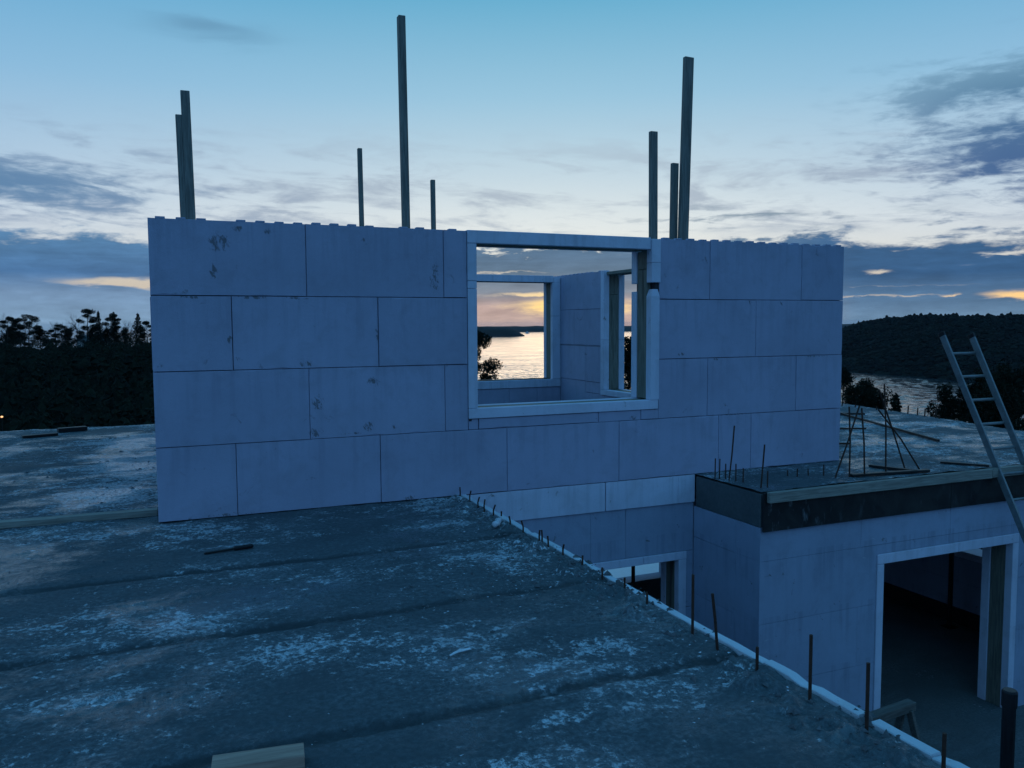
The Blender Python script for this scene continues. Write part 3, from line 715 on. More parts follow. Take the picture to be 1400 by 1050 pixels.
for k in range(6):
    o = MB().box((-1.5 + rng.uniform(-.02, .02), -1.25 + rng.uniform(-.02, .02), .10 * k + .001), (1.5 + rng.uniform(-.02, .02), 1.25 + rng.uniform(-.02, .02), .10 * (k + 1)), .004).build('board', M_WHITE_BOARD, stack)

# ------------------------------------------------------------------ formwork on the right-hand deck
fw = empty('edge_formwork', (7.5, -1.03, -.36)); tag(fw, 'black plywood edge formwork with a pale timber batten along the right-hand deck', 'formwork')
def fsub(name, m, a, b, c=.003):
    o = MB().box(a, b, c).build(name, m, fw); o.location = -fw.location; return o
fsub('plywood_panel', M_PLY, (5.118, -1.048, -.372), (7.55, -1.030, -.004), .002)
fsub('plywood_panel', M_PLY, (7.553, -1.048, -.372), (9.99, -1.030, -.004), .002)
fsub('plywood_panel', M_PLY, (9.993, -1.048, -.372), (10.9, -1.030, -.004), .002)
fsub('batten', M_WOOD_X, (5.15, -1.098, -.094), (8.1, -1.050, .006), .004)
fsub('batten', M_WOOD_X, (8.104, -1.098, -.090), (10.9, -1.050, .010), .004)

# ------------------------------------------------------------------ foam rim on the near deck's edge
fr = empty('rim_foam', (2.56, -2.5, 0)); tag(fr, 'broken white foam rim along the edge of the near deck, row of rebar beside it', 'foam rim')
def strip_piece(y0, y1, z1, x0=2.540, x1=2.592):
    n = max(3, int((y1 - y0) / .07)); v = []; f = []
    for i in range(n + 1):
        y = y0 + (y1 - y0) * i / n
        ch = .0016 * rng.uniform(-1, 1); zz = z1 + .0014 * rng.uniform(-1, 1) - (.012 if rng.uniform() < .07 else 0)
        for a, b in ((x0 + ch * .3, -.10), (x0 + ch, zz - .004), (x0 + .005 + ch, zz), (x1 - .005, zz + .003 * rng.uniform(-1, 1)), (x1, zz - .005), (x1, -.10)): v.append((a, y, b))
    for i in range(n):
        for k in range(5): f.append((i * 6 + k, (i + 1) * 6 + k, (i + 1) * 6 + k + 1, i * 6 + k + 1))
    f += [tuple(range(6)), tuple(n * 6 + k for k in reversed(range(6)))]
    o = MB().raw(v, f).build('foam_piece', M_FOAM_RIM, fr); o.location = -fr.location
for y0, y1, z in ((-1.02, .0, .008), (-1.95, -1.023, .007), (-2.52, -1.953, .006), (-3.02, -2.56, .002), (-3.70, -3.06, .006), (-4.10, -3.703, .012), (-4.66, -4.103, .020), (-4.99, -4.72, .018), (-5.9, -4.993, .021), (-7.2, -5.903, .02)):
    strip_piece(y0, y1, z)
# mortar crumbs and flakes lying along the rim and over the deck
def crumbs(name, n, sampler, smin, smax, m, flat=.6):
    V = []; F = []
    base = np.array([(1, 0, 0), (-.5, .87, 0), (-.5, -.87, 0), (0, 0, 1), (0, 0, -.6)], float)
    tri = np.array([(0, 1, 3), (1, 2, 3), (2, 0, 3), (1, 0, 4), (2, 1, 4), (0, 2, 4)])
    for i in range(n):
        x, y = sampler(); s = smin + (smax - smin) * rng.uniform() ** 3
        a = rng.uniform(0, 6.28); ca, sa_ = math.cos(a), math.sin(a)
        p = base * rng.uniform(.6, 1.3, (5, 3)) * s; p[:, 2] *= flat; p[:, 0] *= rng.uniform(1, 2)
        q = np.stack([p[:, 0] * ca - p[:, 1] * sa_ + x, p[:, 0] * sa_ + p[:, 1] * ca + y, p[:, 2]], -1)
        q[:, 2] += float(deck_height(np.array([x]), np.array([y]))[0]) + .1 * s
        F.append(tri + 5 * i); V.append(q)
    o = link(bpy.data.objects.new(name, np_mesh(name, np.concatenate(V), np.concatenate(F), m)))
    o['kind'] = 'stuff'; return o
def rim_pt():
    y = rng.uniform(-5.2, -.2); return 2.50 - abs(rng.normal(0, .13)) , y
def mid_pt():
    return min(2.48, 2.2 - abs(rng.normal(0, .5))), rng.normal(-2.3, .55)
def all_pt(): return rng.uniform(-2.2, 2.45), rng.uniform(-5.2, -.1)
def left_pt(): return rng.uniform(-2.4, -.05), rng.uniform(.5, 7.0)
M_CRUMB = simple('grey_mortar_crumbs', (.11, .12, .125), .9, .4, 30, 100, .002)
M_CHIP = simple('pale_foam_and_ice_chips', (.60, .64, .68), .5, .2, 30, 100, .002)
crumbs('mortar_crumbs', 480, rim_pt, .004, .024, M_CRUMB, .8)
crumbs('mortar_crumbs', 500, mid_pt, .003, .016, M_CRUMB, .7)
crumbs('pale_chips', 260, mid_pt, .002, .008, M_CHIP, .35)
crumbs('pale_chips', 170, rim_pt, .002, .010, M_CHIP, .5)
crumbs('pale_chips', 420, all_pt, .0015, .007, M_CHIP, .35)
crumbs('mortar_crumbs', 900, all_pt, .0025, .011, M_CRUMB, .7)
crumbs('mortar_crumbs', 260, left_pt, .005, .022, M_CRUMB, .6)
def on_rim():
    y = rng.choice([-1.95, -2.3, -2.55, -2.82, -2.95, -3.05, -3.25, -3.72, -3.95, -4.65, -4.8]) + rng.normal(0, .05)
    return 2.565 + rng.normal(0, .024), y
crumbs('rim_mortar', 110, on_rim, .005, .036, M_CRUMB, .8)

# ------------------------------------------------------------------ rebar
def rebar(path, label, group=None, r=.006, cap=False):
    o0 = Vector(path[0]); loc = Vector((o0.x, o0.y, 0))
    mb = MB().tube([Vector(p) - loc for p in path], r, 7)
    o = mb.build('rebar', M_RUST, None, False); o.location = loc
    # transverse ribs are part of the bar
    p0, p1 = Vector(path[0]) - loc, Vector(path[-1]) - loc; L = (p1 - p0).length; k = 0
    tag(o, label, 'rebar', group); return o
ORD = ['first', 'second', 'third', 'fourth', 'fifth', 'sixth', 'seventh', 'eighth', 'ninth', 'tenth', 'eleventh', 'twelfth', 'thirteenth', 'fourteenth', 'fifteenth', 'sixteenth']
STUB = '%s short rusty rebar stub from the big wall along the near foam rim'
for k_, (y, top) in enumerate(((-.07, .094), (-.30, .105), (-.528, .095), (-.68, .099), (-.852, .092), (-1.05, .080), (-1.22, .075), (-1.448, .089), (-1.759, .091), (-1.785, .096), (-1.913, .083), (-2.13, .080), (-2.407, .072), (-2.674, .064), (-2.931, .079), (-3.174, .066))):
    x = 2.512 + rng.uniform(-.008, .008)
    rebar([(x, y, -.02), (x + rng.uniform(-.004, .004), y + rng.uniform(-.004, .004), top * .5), (x + rng.uniform(-.016, .012), y + rng.uniform(-.016, .016), top)], STUB % ORD[k_], 'rebar stubs along the near deck edge', .0065)
TALL = [(-3.66, .309, 0, 'tall rusty rebar upright in front of the lower white door jamb'), (-3.864, .278, -.035, 'tall rusty rebar leaning slightly, in front of the shaded return wall'),
        (-4.146, .116, 0, 'half-height rebar in front of the lower corner of the return wall'), (-4.472, .287, 0, 'tall rusty rebar standing in front of the plain lower block wall'),
        (-4.768, .283, 0, 'tall rusty rebar closest to the doorway\'s left jamb'), (-5.10, .165, 0, 'rebar at the bottom edge, before the dark pit')]
for y, top, lean, lab in TALL:
    rebar([(2.468, y, -.02), (2.468 + lean * .5, y, top * .55), (2.468 + lean, y, top)], lab, None, .0072)
for k_, (x, y, top, lab) in enumerate(((5.135, -.30, .207, None), (5.165, -.33, .206, None), (5.224, -.352, .155, None), (5.243, -.488, .174, None), (5.259, -.579, .144, None), (5.326, -.849, .154, None), (5.866, -.52, .07, None), (5.952, -.56, .085, None), (6.11, -.544, .07, None), (6.251, -.609, .113, None))):
    rebar([(x, y, -.02), (x + rng.uniform(-.006, .006), y, top)], 'short rebar stub on the raised deck corner, %s from the white board\'s end' % ORD[k_], 'rebar stubs on the deck corner', .0065)
rebar([(5.20, -.433, -.02), (5.235, -.433, .26), (5.262, -.43, .545)], 'tallest rebar on the deck corner, leaning right against the block wall behind', None, .0075)
rebar([(5.245, -.853, -.02), (5.265, -.853, .2), (5.285, -.85, .411)], 'tall rebar at the very corner of the deck beside the batten\'s end', None, .0075)
for p, q, lab in (((6.262, -.747), (6.57, -.747, .712), 'rebar slanting up to the right, lowest end beside the big wall'), ((6.394, -.809), (6.37, -.809, .719), 'upright rebar crossed by a slanting one, nearest the big wall\'s end'),
                  ((6.563, -.843), (6.501, -.843, .701), 'upright rebar whose top meets a slanting bar'), ((6.885, -.813), (6.831, -.813, .931), 'tallest upright rebar, standing against the water'),
                  ((7.312, -.682), (6.884, -.70, .859), 'long slanting rebar leaning left across the tallest upright'), ((7.421, -.781), (6.815, -.76, .666), 'slanting rebar farthest to the right of the crossed bars')):
    rebar([(p[0], p[1], -.02), ((p[0] * .5 + q[0] * .5) + .012, p[1], q[2] * .5), q], lab, None, .0085)
for k_, (px, top) in enumerate(((1241, 12), (1254, 11), (1264, 11), (1279, 14), (1285, 4), (1151, 4), (1169, 5), (1198, 6), (1218, 5))):
    yb = {1241: 566, 1254: 568, 1264: 569.5, 1279: 571}.get(px, 555 + (px - 1151) * .115)
    f = Vector(at(px, yb, 1)) - CAM; t = -CAM.z / f.z; P = CAM + f * t
    ed = redge(P.y) - .06; t = (ed - CAM.x) / (f.x) if P.x > ed else t
    P = CAM + f * t; P.x = min(P.x, redge(P.y) - .05)
    h = top * 13.5 / FPX
    rebar([(P.x, P.y, -.03), (P.x + .01, P.y, max(.05, P.z * 0 + h))], 'rebar standing on the right-hand deck\'s outer edge against the water, %s of four' % ORD[k_] if top > 8 else 'low rebar stub on the right-hand deck\'s outer edge, ' + {1285: 'right of the four tall ones', 1151: 'close to the big wall\'s end', 1169: 'second from the big wall\'s end', 1198: 'third from the big wall\'s end', 1218: 'just before the lone spruce'}[px],
          'rebar on the outer edge of the right-hand deck' if top > 8 else 'low stubs on the outer deck edge', .011)

# ------------------------------------------------------------------ timber posts behind the big wall
def post(boards, label):
    x, y = boards[0][0][0], boards[0][0][1]
    root = empty('timber_post', (x, y, 0)); tag(root, label, 'post')
    for p, q, wd, th in boards:
        mb = MB().bar(Vector(p) - Vector((x, y, 0)), Vector(q) - Vector((x, y, 0)), wd, th, .003, up=(0, 1, 0))
        mb.build('board', M_WOOD_V, root)
Yp = .60
post([((.375, Yp, 0), (.324, Yp, 3.538), .073, .048), ((.318, Yp + .002, .004), (.266, Yp + .004, 3.336), .048, .048)], 'timber post of two boards, the left one shorter, at the left end of the wall')
post([((1.832, Yp, 0), (1.803, Yp, 3.176), .040, .040)], 'thin dark timber post, shorter neighbour left of the tallest post')
post([((2.262, Yp + .03, 0), (2.222, Yp + .03, 4.42), .066, .070)], 'tallest timber post, rising straight above the left half of the wall')
post([((2.517, Yp, 0), (2.500, Yp, 2.935), .040, .040)], 'shortest thin timber post, just left of the window opening')
post([((4.985, Yp, 0), (4.960, Yp, 3.594), .086, .048)], 'dark timber post just above the right corner of the window frame')
post([((5.235, Yp + .06, 0), (5.275, Yp + .06, 3.295), .078, .048)], 'short dark post tucked behind the leaning pale board on the right')
post([((5.285, Yp, 0), (5.40, Yp, 4.415), .112, .048)], 'tall pale board leaning right, above the right half of the wall')

# ------------------------------------------------------------------ ladder
lad = empty('ladder', (8.39, -2.47, LOW)); tag(lad, 'grey aluminium ladder leaning on the right-hand deck edge', 'ladder')
LB, LT = Vector((0, -2.47, LOW)), Vector((0, -.338, 1.435)); ld = (LT - LB).normalized()
LT2 = Vector((0, -.40, 1.413))
nrm = Vector((0, -ld.z, ld.y))
for X, T in ((8.2, LT), (8.60, LT2)):
    mb = MB().bar(Vector((X, LB.y, LB.z)) - lad.location, Vector((X, T.y, T.z)) - lad.location, .026, .072, .004, up=nrm)
    st = mb.build('stile', M_ALU, lad)
    cp = MB().bar(Vector((X, T.y, T.z)) - lad.location - ld * .045, Vector((X, T.y, T.z)) - lad.location + ld * .006, .030, .077, .004, up=nrm).build('end_cap', M_STEEL_DARK, st)
L = (LT - LB).length
s = L - .262
while s > .2:
    p = LB + ld * s
    MB().tube([Vector((8.205, p.y, p.z)) - lad.location, Vector((8.595, p.y, p.z)) - lad.location], .0155, 10).build('rung', M_ALU, lad)
    s -= .283

# ------------------------------------------------------------------ loose things on the decks
def board(name, p, q, wd, th, m, label, cat='board', z=0.0, lift=0.0):
    p, q = Vector((*p, z + th / 2 + .002)), Vector((*q, z + th / 2 + .002 + lift)); c = (p + q) / 2
    o = MB().bar(Vector((-(q - p).length / 2, 0, 0)), Vector(((q - p).length / 2, 0, 0)), wd, th, .003, up=(0, 0, 1)).build(name, m)
    o.location = c; d = q - p; o.rotation_euler = (0, -math.atan2(d.z, math.hypot(d.x, d.y)), math.atan2(d.y, d.x)); tag(o, label, cat); return o
board('timber_batten', (-4.4, .43), (-.005, .335), .098, .050, M_WOOD_X, 'long timber batten lying on the deck, butting against the left end of the big wall', 'batten')
board('plank', (-1.76, 6.22), (-1.34, 6.36), .10, .035, M_WOOD_DARK, 'short dark plank on the left-hand deck, the nearer of two by its far edge', 'plank', .004)
board('plank', (-1.37, 6.72), (-1.00, 6.83), .12, .06, M_WOOD_DARK, 'dark plank lying right at the far edge of the left-hand deck', 'plank', .004)
board('plank', (7.02, -.47), (7.2, -.93), .045, .03, M_WOOD_DARK, 'short dark lath at the foot of the crossed rebars', 'lath', .004)
board('plank', (6.42, -.80), (7.35, -.93), .06, .025, M_WOOD_DARK, 'dark lath lying just behind the batten under the upright rebars', 'lath', .006)
board('plank', (7.93, -.60), (8.20, -.98), .05, .02, M_WOOD_DARK, 'dark wet plank on the right-hand deck behind the ladder\'s foot of the deck', 'plank', .004)
board('long_pipe', (10.7, 3.75), (9.3, .55), .03, .03, M_WOOD_DARK, 'long dark pole lying across the right-hand deck', 'pole', .006)
board('long_pipe', (10.9, 3.3), (9.9, 3.9), .03, .03, M_WOOD_DARK, 'shorter dark pole near the far edge of the right-hand deck', 'pole', .006)
board('rebar_offcut', (8.8, 2.16), (9.42, 1.86), .022, .022, M_RUST, 'rusty bar lying on the deck behind the crossed rebars, poking out past the wall', 'bar', .01)
board('rebar_offcut', (7.85, .93), (8.06, .84), .025, .025, M_RUST, 'short rusty bar end lying close to the foot of the big wall\'s end', 'bar', .01)

st = empty('old_brush', (.45, -1.09, .012), math.atan2(.045, .315)); tag(st, 'dark old brush lying on the deck before the big wall', 'brush')
MB().bar((-.165, 0, 0), (.03, 0, .004), .017, .014, .004).build('handle', M_WOOD_DARK, st)
MB().bar((.03, 0, .006), (.165, 0, .008), .034, .026, .008).build('head', M_STEEL_DARK, st)
mb = MB(); n = 10
mb.raw([(-.07 + .14 * i / n, .004 * math.sin(i * .35) + s * (.009 - .008 * abs(i / n - .6)), .004 + .003 * math.sin(i * .4)) for i in range(n + 1) for s in (-1, 1)], [(2 * i, 2 * i + 2, 2 * i + 3, 2 * i + 1) for i in range(n)])
o = mb.build('paper_strip', M_CHIP); o.location = (1.315, -3.43, .016); o.rotation_euler = (.25, .05, math.atan2(.07, .14))
so = o.modifiers.new('thickness', 'SOLIDIFY'); so.thickness = .003
tag(o, 'pale torn strip lying alone on the near deck', 'paper strip')
bt = empty('plastic_bottle', (2.42, -1.19, .035), math.atan2(.17, .12)); tag(bt, 'crumpled clear plastic bottle lying by the rebar stubs', 'bottle')
prof = [(-.10, .014), (-.095, .024), (-.07, .021), (-.045, .026), (-.02, .017), (.01, .027), (.035, .022), (.06, .018), (.08, .011), (.10, .0105)]
mb = MB(); mb.tube([(x, .004 * math.sin(40 * x), .003 * math.cos(60 * x)) for x, r in prof], [r for x, r in prof], 12)
mb.build('body', M_PLASTIC, bt, True)
MB().tube([(.101, 0, .0), (.119, 0, .0)], .015, 12).build('cap', M_WHITE, bt)
def curl(pts, r, m, label):
    o = MB().tube([Vector(p) - Vector(pts[0]) for p in pts], r * .35, 5).build('wire_scrap', m); o.location = pts[0]; tag(o, label, 'wire'); return o
curl([(1.92, -2.05, .012), (2.05, -2.12, .014), (2.18, -2.06, .014), (2.26, -1.95, .018), (2.28, -1.88, .05)], .004, M_CRUMB, 'thin pale bent wire on the crusted deck near the rebar stubs')
tb = MB().bar((-.155, 0, 0), (.155, 0, 0), .098, .048, .002, up=(0, 0, 1)).build('timber_offcut', M_OFFCUT)
tb.location = (.328, -4.10, .034); tb.rotation_euler = (0, 0, math.radians(-7)); tag(tb, 'pale timber offcut lying at the bottom edge of the near deck', 'timber offcut')

# things standing in the pit and the dark rooms
pr = empty('steel_prop', (3.245, -4.78, LOW)); tag(pr, 'dark steel prop standing in the pit at the bottom right corner', 'steel prop')
MB().tube([(0, 0, 0), (0, 0, 2.72)], .026, 14).build('tube', M_STEEL_DARK, pr)
MB().tube([(0, 0, 2.72), (0, 0, 2.782), (0, 0, 2.79)], [.030, .030, .026], 14).build('cap', M_STEEL_DARK, pr)
MB().box((-.07, -.07, 0), (.07, .07, .01), .002).build('base_plate', M_STEEL_DARK, pr)
MB().tube([(0, 0, 2.35), (0, 0, 2.43)], .040, 14).build('collar', M_STEEL_DARK, pr)
MB().tube([(-.02, 0, 2.39), (.22, -.05, 2.39)], .010, 8).build('pin_handle', M_STEEL_DARK, pr)
for P, lab in (((10.2, 1.02, LOW), 'dark steel prop inside the doorway, against the low parapet'), ((7.2, 4.6, -3.9), 'dark steel prop in the low opening, against the added white boards outside')):
    c = copy_tree(pr); c.location = P; tag(c, lab, 'steel prop')
    hgt = (-.30 - P[2]) / 2.79; c.scale = (1.2, 1.2, hgt)
tr = empty('trestle', (5.75, -2.0, LOW), math.radians(6)); tag(tr, 'rough timber trestle standing in the pit before the doorway', 'trestle')
TZ = .98
MB().bar((-.62, 0, TZ), (.24, .0, TZ), .09, .075, .004).build('beam', M_DULL_WOOD, tr)
for sx in (.16, -.5):
    for sy in (-1, 1):
        MB().bar((sx + .10 * (1 if sx > 0 else -1), .26 * sy, 0), (sx, .035 * sy, TZ - .02), .06, .035, .003).build('leg', M_DULL_WOOD, tr)
off = MB().box((-.05, -.03, 0), (.05, .03, .03), .004).build('foam_offcut', M_FOAM); off.location = (6.78, -1.12, LOW + .003); tag(off, 'white foam offcut on the floor at the doorway\'s left jamb', 'foam offcut')

# ------------------------------------------------------------------ land, water, far shores
SEA = -40.0
def terr(x, y):
    x = np.asarray(x, float); y = np.asarray(y, float)
    dx = np.maximum(np.maximum(-12 - x, x - 13.5), 0); dy = np.maximum(np.maximum(-14 - y, y - 9.5), 0)
    d = np.hypot(dx, dy)
    fx, fy = x - CAM.x, y - CAM.y
    A = np.degrees(np.arctan2(fx, fy)) - 23.12; A = (A + 180) % 360 - 180
    r = np.hypot(fx, fy)
    n = (fbm(x * .03 + 9, y * .03, 5, 201) - .5)
    slope = -3.6 - .15 * np.minimum(d, 52) - .55 * np.maximum(d - 52, 0) + n * np.minimum(d, 30) * .25
    slope = np.maximum(slope, SEA - 6 - d * .02)
    # wooded hillside to the left
    rr = np.clip((r - 48) / 100, 0, 1); hill = -12 + 9.2 * rr * rr * (3 - 2 * rr) + n * 3 - np.clip(r - 165, 0, 400) * .06
    t = np.clip((-A - 15) / 7, 0, 1) * np.clip((170 - np.abs(A)) / 40, 0, 1); t = t * t * (3 - 2 * t)
    b = np.clip((d - 4) / 26, 0, 1); b = b * b * (3 - 2 * b)
    left = slope * (1 - b) + hill * b; left = np.where(d < 30, np.maximum(left, hill - 3), left)
    left = np.minimum(left, -3.2)
    behind = np.clip((np.abs(A) - 70) / 30, 0, 1)
    land = np.where(d > 0, -3.2 - .03 * d, -3.2)
    h = slope * (1 - t) + left * t
    h = h * (1 - behind) + land * behind
    return np.where(d <= 0, -4.3, h)
g = np.concatenate([np.linspace(-420, -130, 30), np.linspace(-125, 125, 140), np.linspace(130, 420, 30)])
Xg, Yg = np.meshgrid(g, g); Zg = terr(Xg, Yg)
n_ = len(g); i = np.arange(n_ * n_).reshape(n_, n_)
Fg = np.stack([i[:-1, :-1], i[:-1, 1:], i[1:, 1:], i[1:, :-1]], -1).reshape(-1, 4)
o = link(bpy.data.objects.new('terrain', np_mesh('terrain', np.stack([Xg, Yg, Zg], -1).reshape(-1, 3), Fg, M_SOIL, True))); o['kind'] = 'structure'
# water: one sheet out to the horizon
k = 48; V = [(0, 0, SEA)] + [(math.cos(2 * math.pi * a / k) * 12000, math.sin(2 * math.pi * a / k) * 12000, SEA - .35) for a in range(k)]
o = MB().raw(V, [(0, a + 1, (a + 1) % k + 1) for a in range(k)]).build('water', M_WATER); o['kind'] = 'structure'
# the waves one can see between the shores, as real relief on that sheet
def waves():
    ds = [150.0]
    while ds[-1] < 2900: ds.append(ds[-1] + max(.9, ds[-1] * .003))
    ds = np.array(ds); px = np.linspace(560, 1480, 360)
    f = np.array([pixray(p, 460) for p in px])[:, :2]
    X = CAM.x + f[:, 0][None] * ds[:, None]; Y = CAM.y + f[:, 1][None] * ds[:, None]
    gust = np.clip(fbm(X * .006, Y * .010, 4, 401) * 2.2 - .45, .35, 1)
    Z = SEA + .06 + gust * np.clip(1.35 - ds[:, None] / 1500, .15, 1) * (.15 * (fbm(X * .10 + Y * .02, Y * .17, 3, 411, .6) - .5) + .9 * (vnoise(X * .31, Y * .34, 421) - .5) + .2 * (vnoise(X * .9, Y * .9, 431) - .5))
    Z[0] = Z[-1] = SEA - .3; Z[:, 0] = Z[:, -1] = SEA - .3
    i = np.arange(Z.size).reshape(Z.shape)
    F = np.stack([i[:-1, :-1], i[:-1, 1:], i[1:, 1:], i[1:, :-1]], -1).reshape(-1, 4)
    o = link(bpy.data.objects.new('water_waves', np_mesh('water_waves', np.stack([X, Y, Z], -1).reshape(-1, 3), F, M_WATER, True))); o['kind'] = 'structure'
# headland across the water
def interp(t, table): return np.interp(t, [a for a, b in table], [b for a, b in table])
SHORE = [(1040, 505), (1110, 506), (1150, 508), (1220, 512), (1310, 520), (1400, 524), (1600, 534), (2100, 540)]
RIDGE = [(1040, 500), (1075, 492), (1110, 470), (1135, 453), (1150, 447), (1165, 442), (1180, 437), (1210, 432), (1240, 431), (1270, 428), (1300, 430), (1330, 430), (1400, 428), (1600, 424), (2100, 436)]
def pixray(px, py): return np.array(at(px, py, 1.0)) - np.array(CAM)
waves()
cols = np.linspace(1040, 2100, 150); rows_ = np.linspace(0, 1, 22); V = []
for px in cols:
    py = interp(px, SHORE); f = pixray(px, py); ds = (SEA - CAM.z) / f[2]
    dr = ds + 240 + 60 * math.sin(px * .013)
    f2 = pixray(px, interp(px, RIDGE) + 4.0); zr = CAM.z + f2[2] * dr
    fh = np.array([f[0], f[1]])
    for s in rows_:
        if s < .6: q = s / .6; d = ds - 6 + (dr - ds) * q; z = SEA - 1 + (zr - SEA) * (1 - (1 - q) ** 1.9)
        else: q = (s - .6) / .4; d = dr + 500 * q; z = zr + (SEA - 3 - zr) * q ** 1.6
        V.append((CAM.x + fh[0] * d, CAM.y + fh[1] * d, z))
i = np.arange(len(cols) * 22).reshape(len(cols), 22)
F = np.stack([i[:-1, :-1], i[1:, :-1], i[1:, 1:], i[:-1, 1:]], -1).reshape(-1, 4)
HV = np.array(V)
o = link(bpy.data.objects.new('headland_hill', np_mesh('headland_hill', HV, F, M_HILL, True))); o['kind'] = 'structure'
# its forest, one far mass of crowns
def blob_forest(name, centres, radii, heights, m, seg=6):
    """Ragged small crowns: for each a closed spindle with uneven rings."""
    n = len(centres); rings = [(0, .45), (.3, 1.0), (.62, .78), (.86, .36)]
    V = np.zeros((n, len(rings) * seg + 1, 3)); ang = np.arange(seg) / seg * 2 * np.pi
    for k, (hz, rr) in enumerate(rings):
        jr = rng.uniform(.6, 1.35, (n, seg)); ph = rng.uniform(0, 6.28, (n, 1))
        V[:, k * seg:(k + 1) * seg, 0] = centres[:, 0:1] + np.cos(ang + ph) * rr * jr * radii[:, None]
        V[:, k * seg:(k + 1) * seg, 1] = centres[:, 1:2] + np.sin(ang + ph) * rr * jr * radii[:, None]
        V[:, k * seg:(k + 1) * seg, 2] = centres[:, 2:3] + heights[:, None] * (hz + rng.uniform(-.08, .08, (n, seg)))
    V[:, -1, :2] = centres[:, :2]; V[:, -1, 2] = centres[:, 2] + heights
    f = []
    for k in range(len(rings) - 1):
        for a in range(seg): b = (a + 1) % seg; f += [(k * seg + a, k * seg + b, (k + 1) * seg + b), (k * seg + a, (k + 1) * seg + b, (k + 1) * seg + a)]
    for a in range(seg): f.append(((len(rings) - 1) * seg + a, (len(rings) - 1) * seg + (a + 1) % seg, len(rings) * seg))
    f = np.array(f); m_ = len(rings) * seg + 1
    F = (f[None] + (np.arange(n) * m_)[:, None, None]).reshape(-1, 3)
    o = link(bpy.data.objects.new(name, np_mesh(name, V.reshape(-1, 3), F, m))); o['kind'] = 'stuff'; return o
N = 15000; ci = rng.uniform(0, len(cols) - 1.01, N); ri = rng.uniform(.2, 15.5, N)
ri[:1500] = rng.uniform(11.5, 14.5, 1500)
G = HV.reshape(len(cols), 22, 3); a = ci.astype(int); b = ri.astype(int); fa = (ci - a)[:, None]; fb = (ri - b)[:, None]
c = (G[a, b] * (1 - fa) + G[a + 1, b] * fa) * (1 - fb) + (G[a, b + 1] * (1 - fa) + G[a + 1, b + 1] * fa) * fb
c[:, 2] -= 1.5
keep = c[:, 2] > SEA - .8; c = c[keep]
blob_forest('headland_forest', c, rng.uniform(2.2, 4.6, len(c)), rng.uniform(2.4, 4.4, len(c)) * (1 + .6 * (rng.uniform(0, 1, len(c)) < .06)), M_FARWOOD)
# low far islands
def island(px0, px1, depth, base_py, tops, thick):
    xs = np.linspace(px0, px1, 90); V = []
    for px in xs:
        d = depth; f = pixray(px, base_py); top = CAM.z + pixray(px, interp(px, tops) + rng.uniform(-.35, .35))[2] * d
        top = max(top, SEA + .3)
        for q, z in ((0, SEA - 1), (.1, SEA + (top - SEA) * .6), (.35, top), (.8, SEA + (top - SEA) * .7), (1, SEA - 1)):
            dd = d + thick * q; V.append((CAM.x + f[0] * dd, CAM.y + f[1] * dd, z))
    i = np.arange(90 * 5).reshape(90, 5); F = np.stack([i[:-1, :-1], i[1:, :-1], i[1:, 1:], i[:-1, 1:]], -1).reshape(-1, 4)
    o = link(bpy.data.objects.new('far_island', np_mesh('far_island', np.array(V), F, M_HILL, True))); o['kind'] = 'structure'
island(430, 717, 2750, 459, [(430, 458), (480, 451), (620, 448), (665, 447.2), (695, 448.2), (708, 453), (717, 459)], 260)
island(560, 1420, 4300, 454, [(560, 446.2), (700, 446.2), (760, 445.4), (850, 445.6), (960, 446), (1090, 445), (1150, 443.5), (1180, 443), (1300, 446), (1420, 449)], 500)
sh = empty('ship', at(721, 453.6, 3600)); sh.location.z = SEA; tag(sh, 'tiny white ship far out on the fjord, seen through both window openings', 'ship')
MB().raw([(-9, -2.4, 0), (9, -2.4, 0), (12, 0, 3.4), (9, 2.4, 0), (-9, 2.4, 0), (-9.5, -2.6, 3), (9.5, -2.6, 3.2), (9.5, 2.6, 3.2), (-9.5, 2.6, 3)], [(0, 1, 6, 5), (1, 2, 6), (3, 2, 7), (1, 3, 2), (3, 4, 8, 7), (4, 0, 5, 8), (5, 6, 2, 7, 8), (0, 4, 3, 1)]).build('hull', M_WHITE, sh)
MB().box((-7, -2, 3), (4, 2, 6), .3).box((-4, -1.6, 6), (2, 1.6, 8.2), .3).build('cabin', M_WHITE, sh)
MB().tube([(-3, 0, 8.2), (-3, 0, 12)], .25, 6).build('mast', M_WHITE, sh)

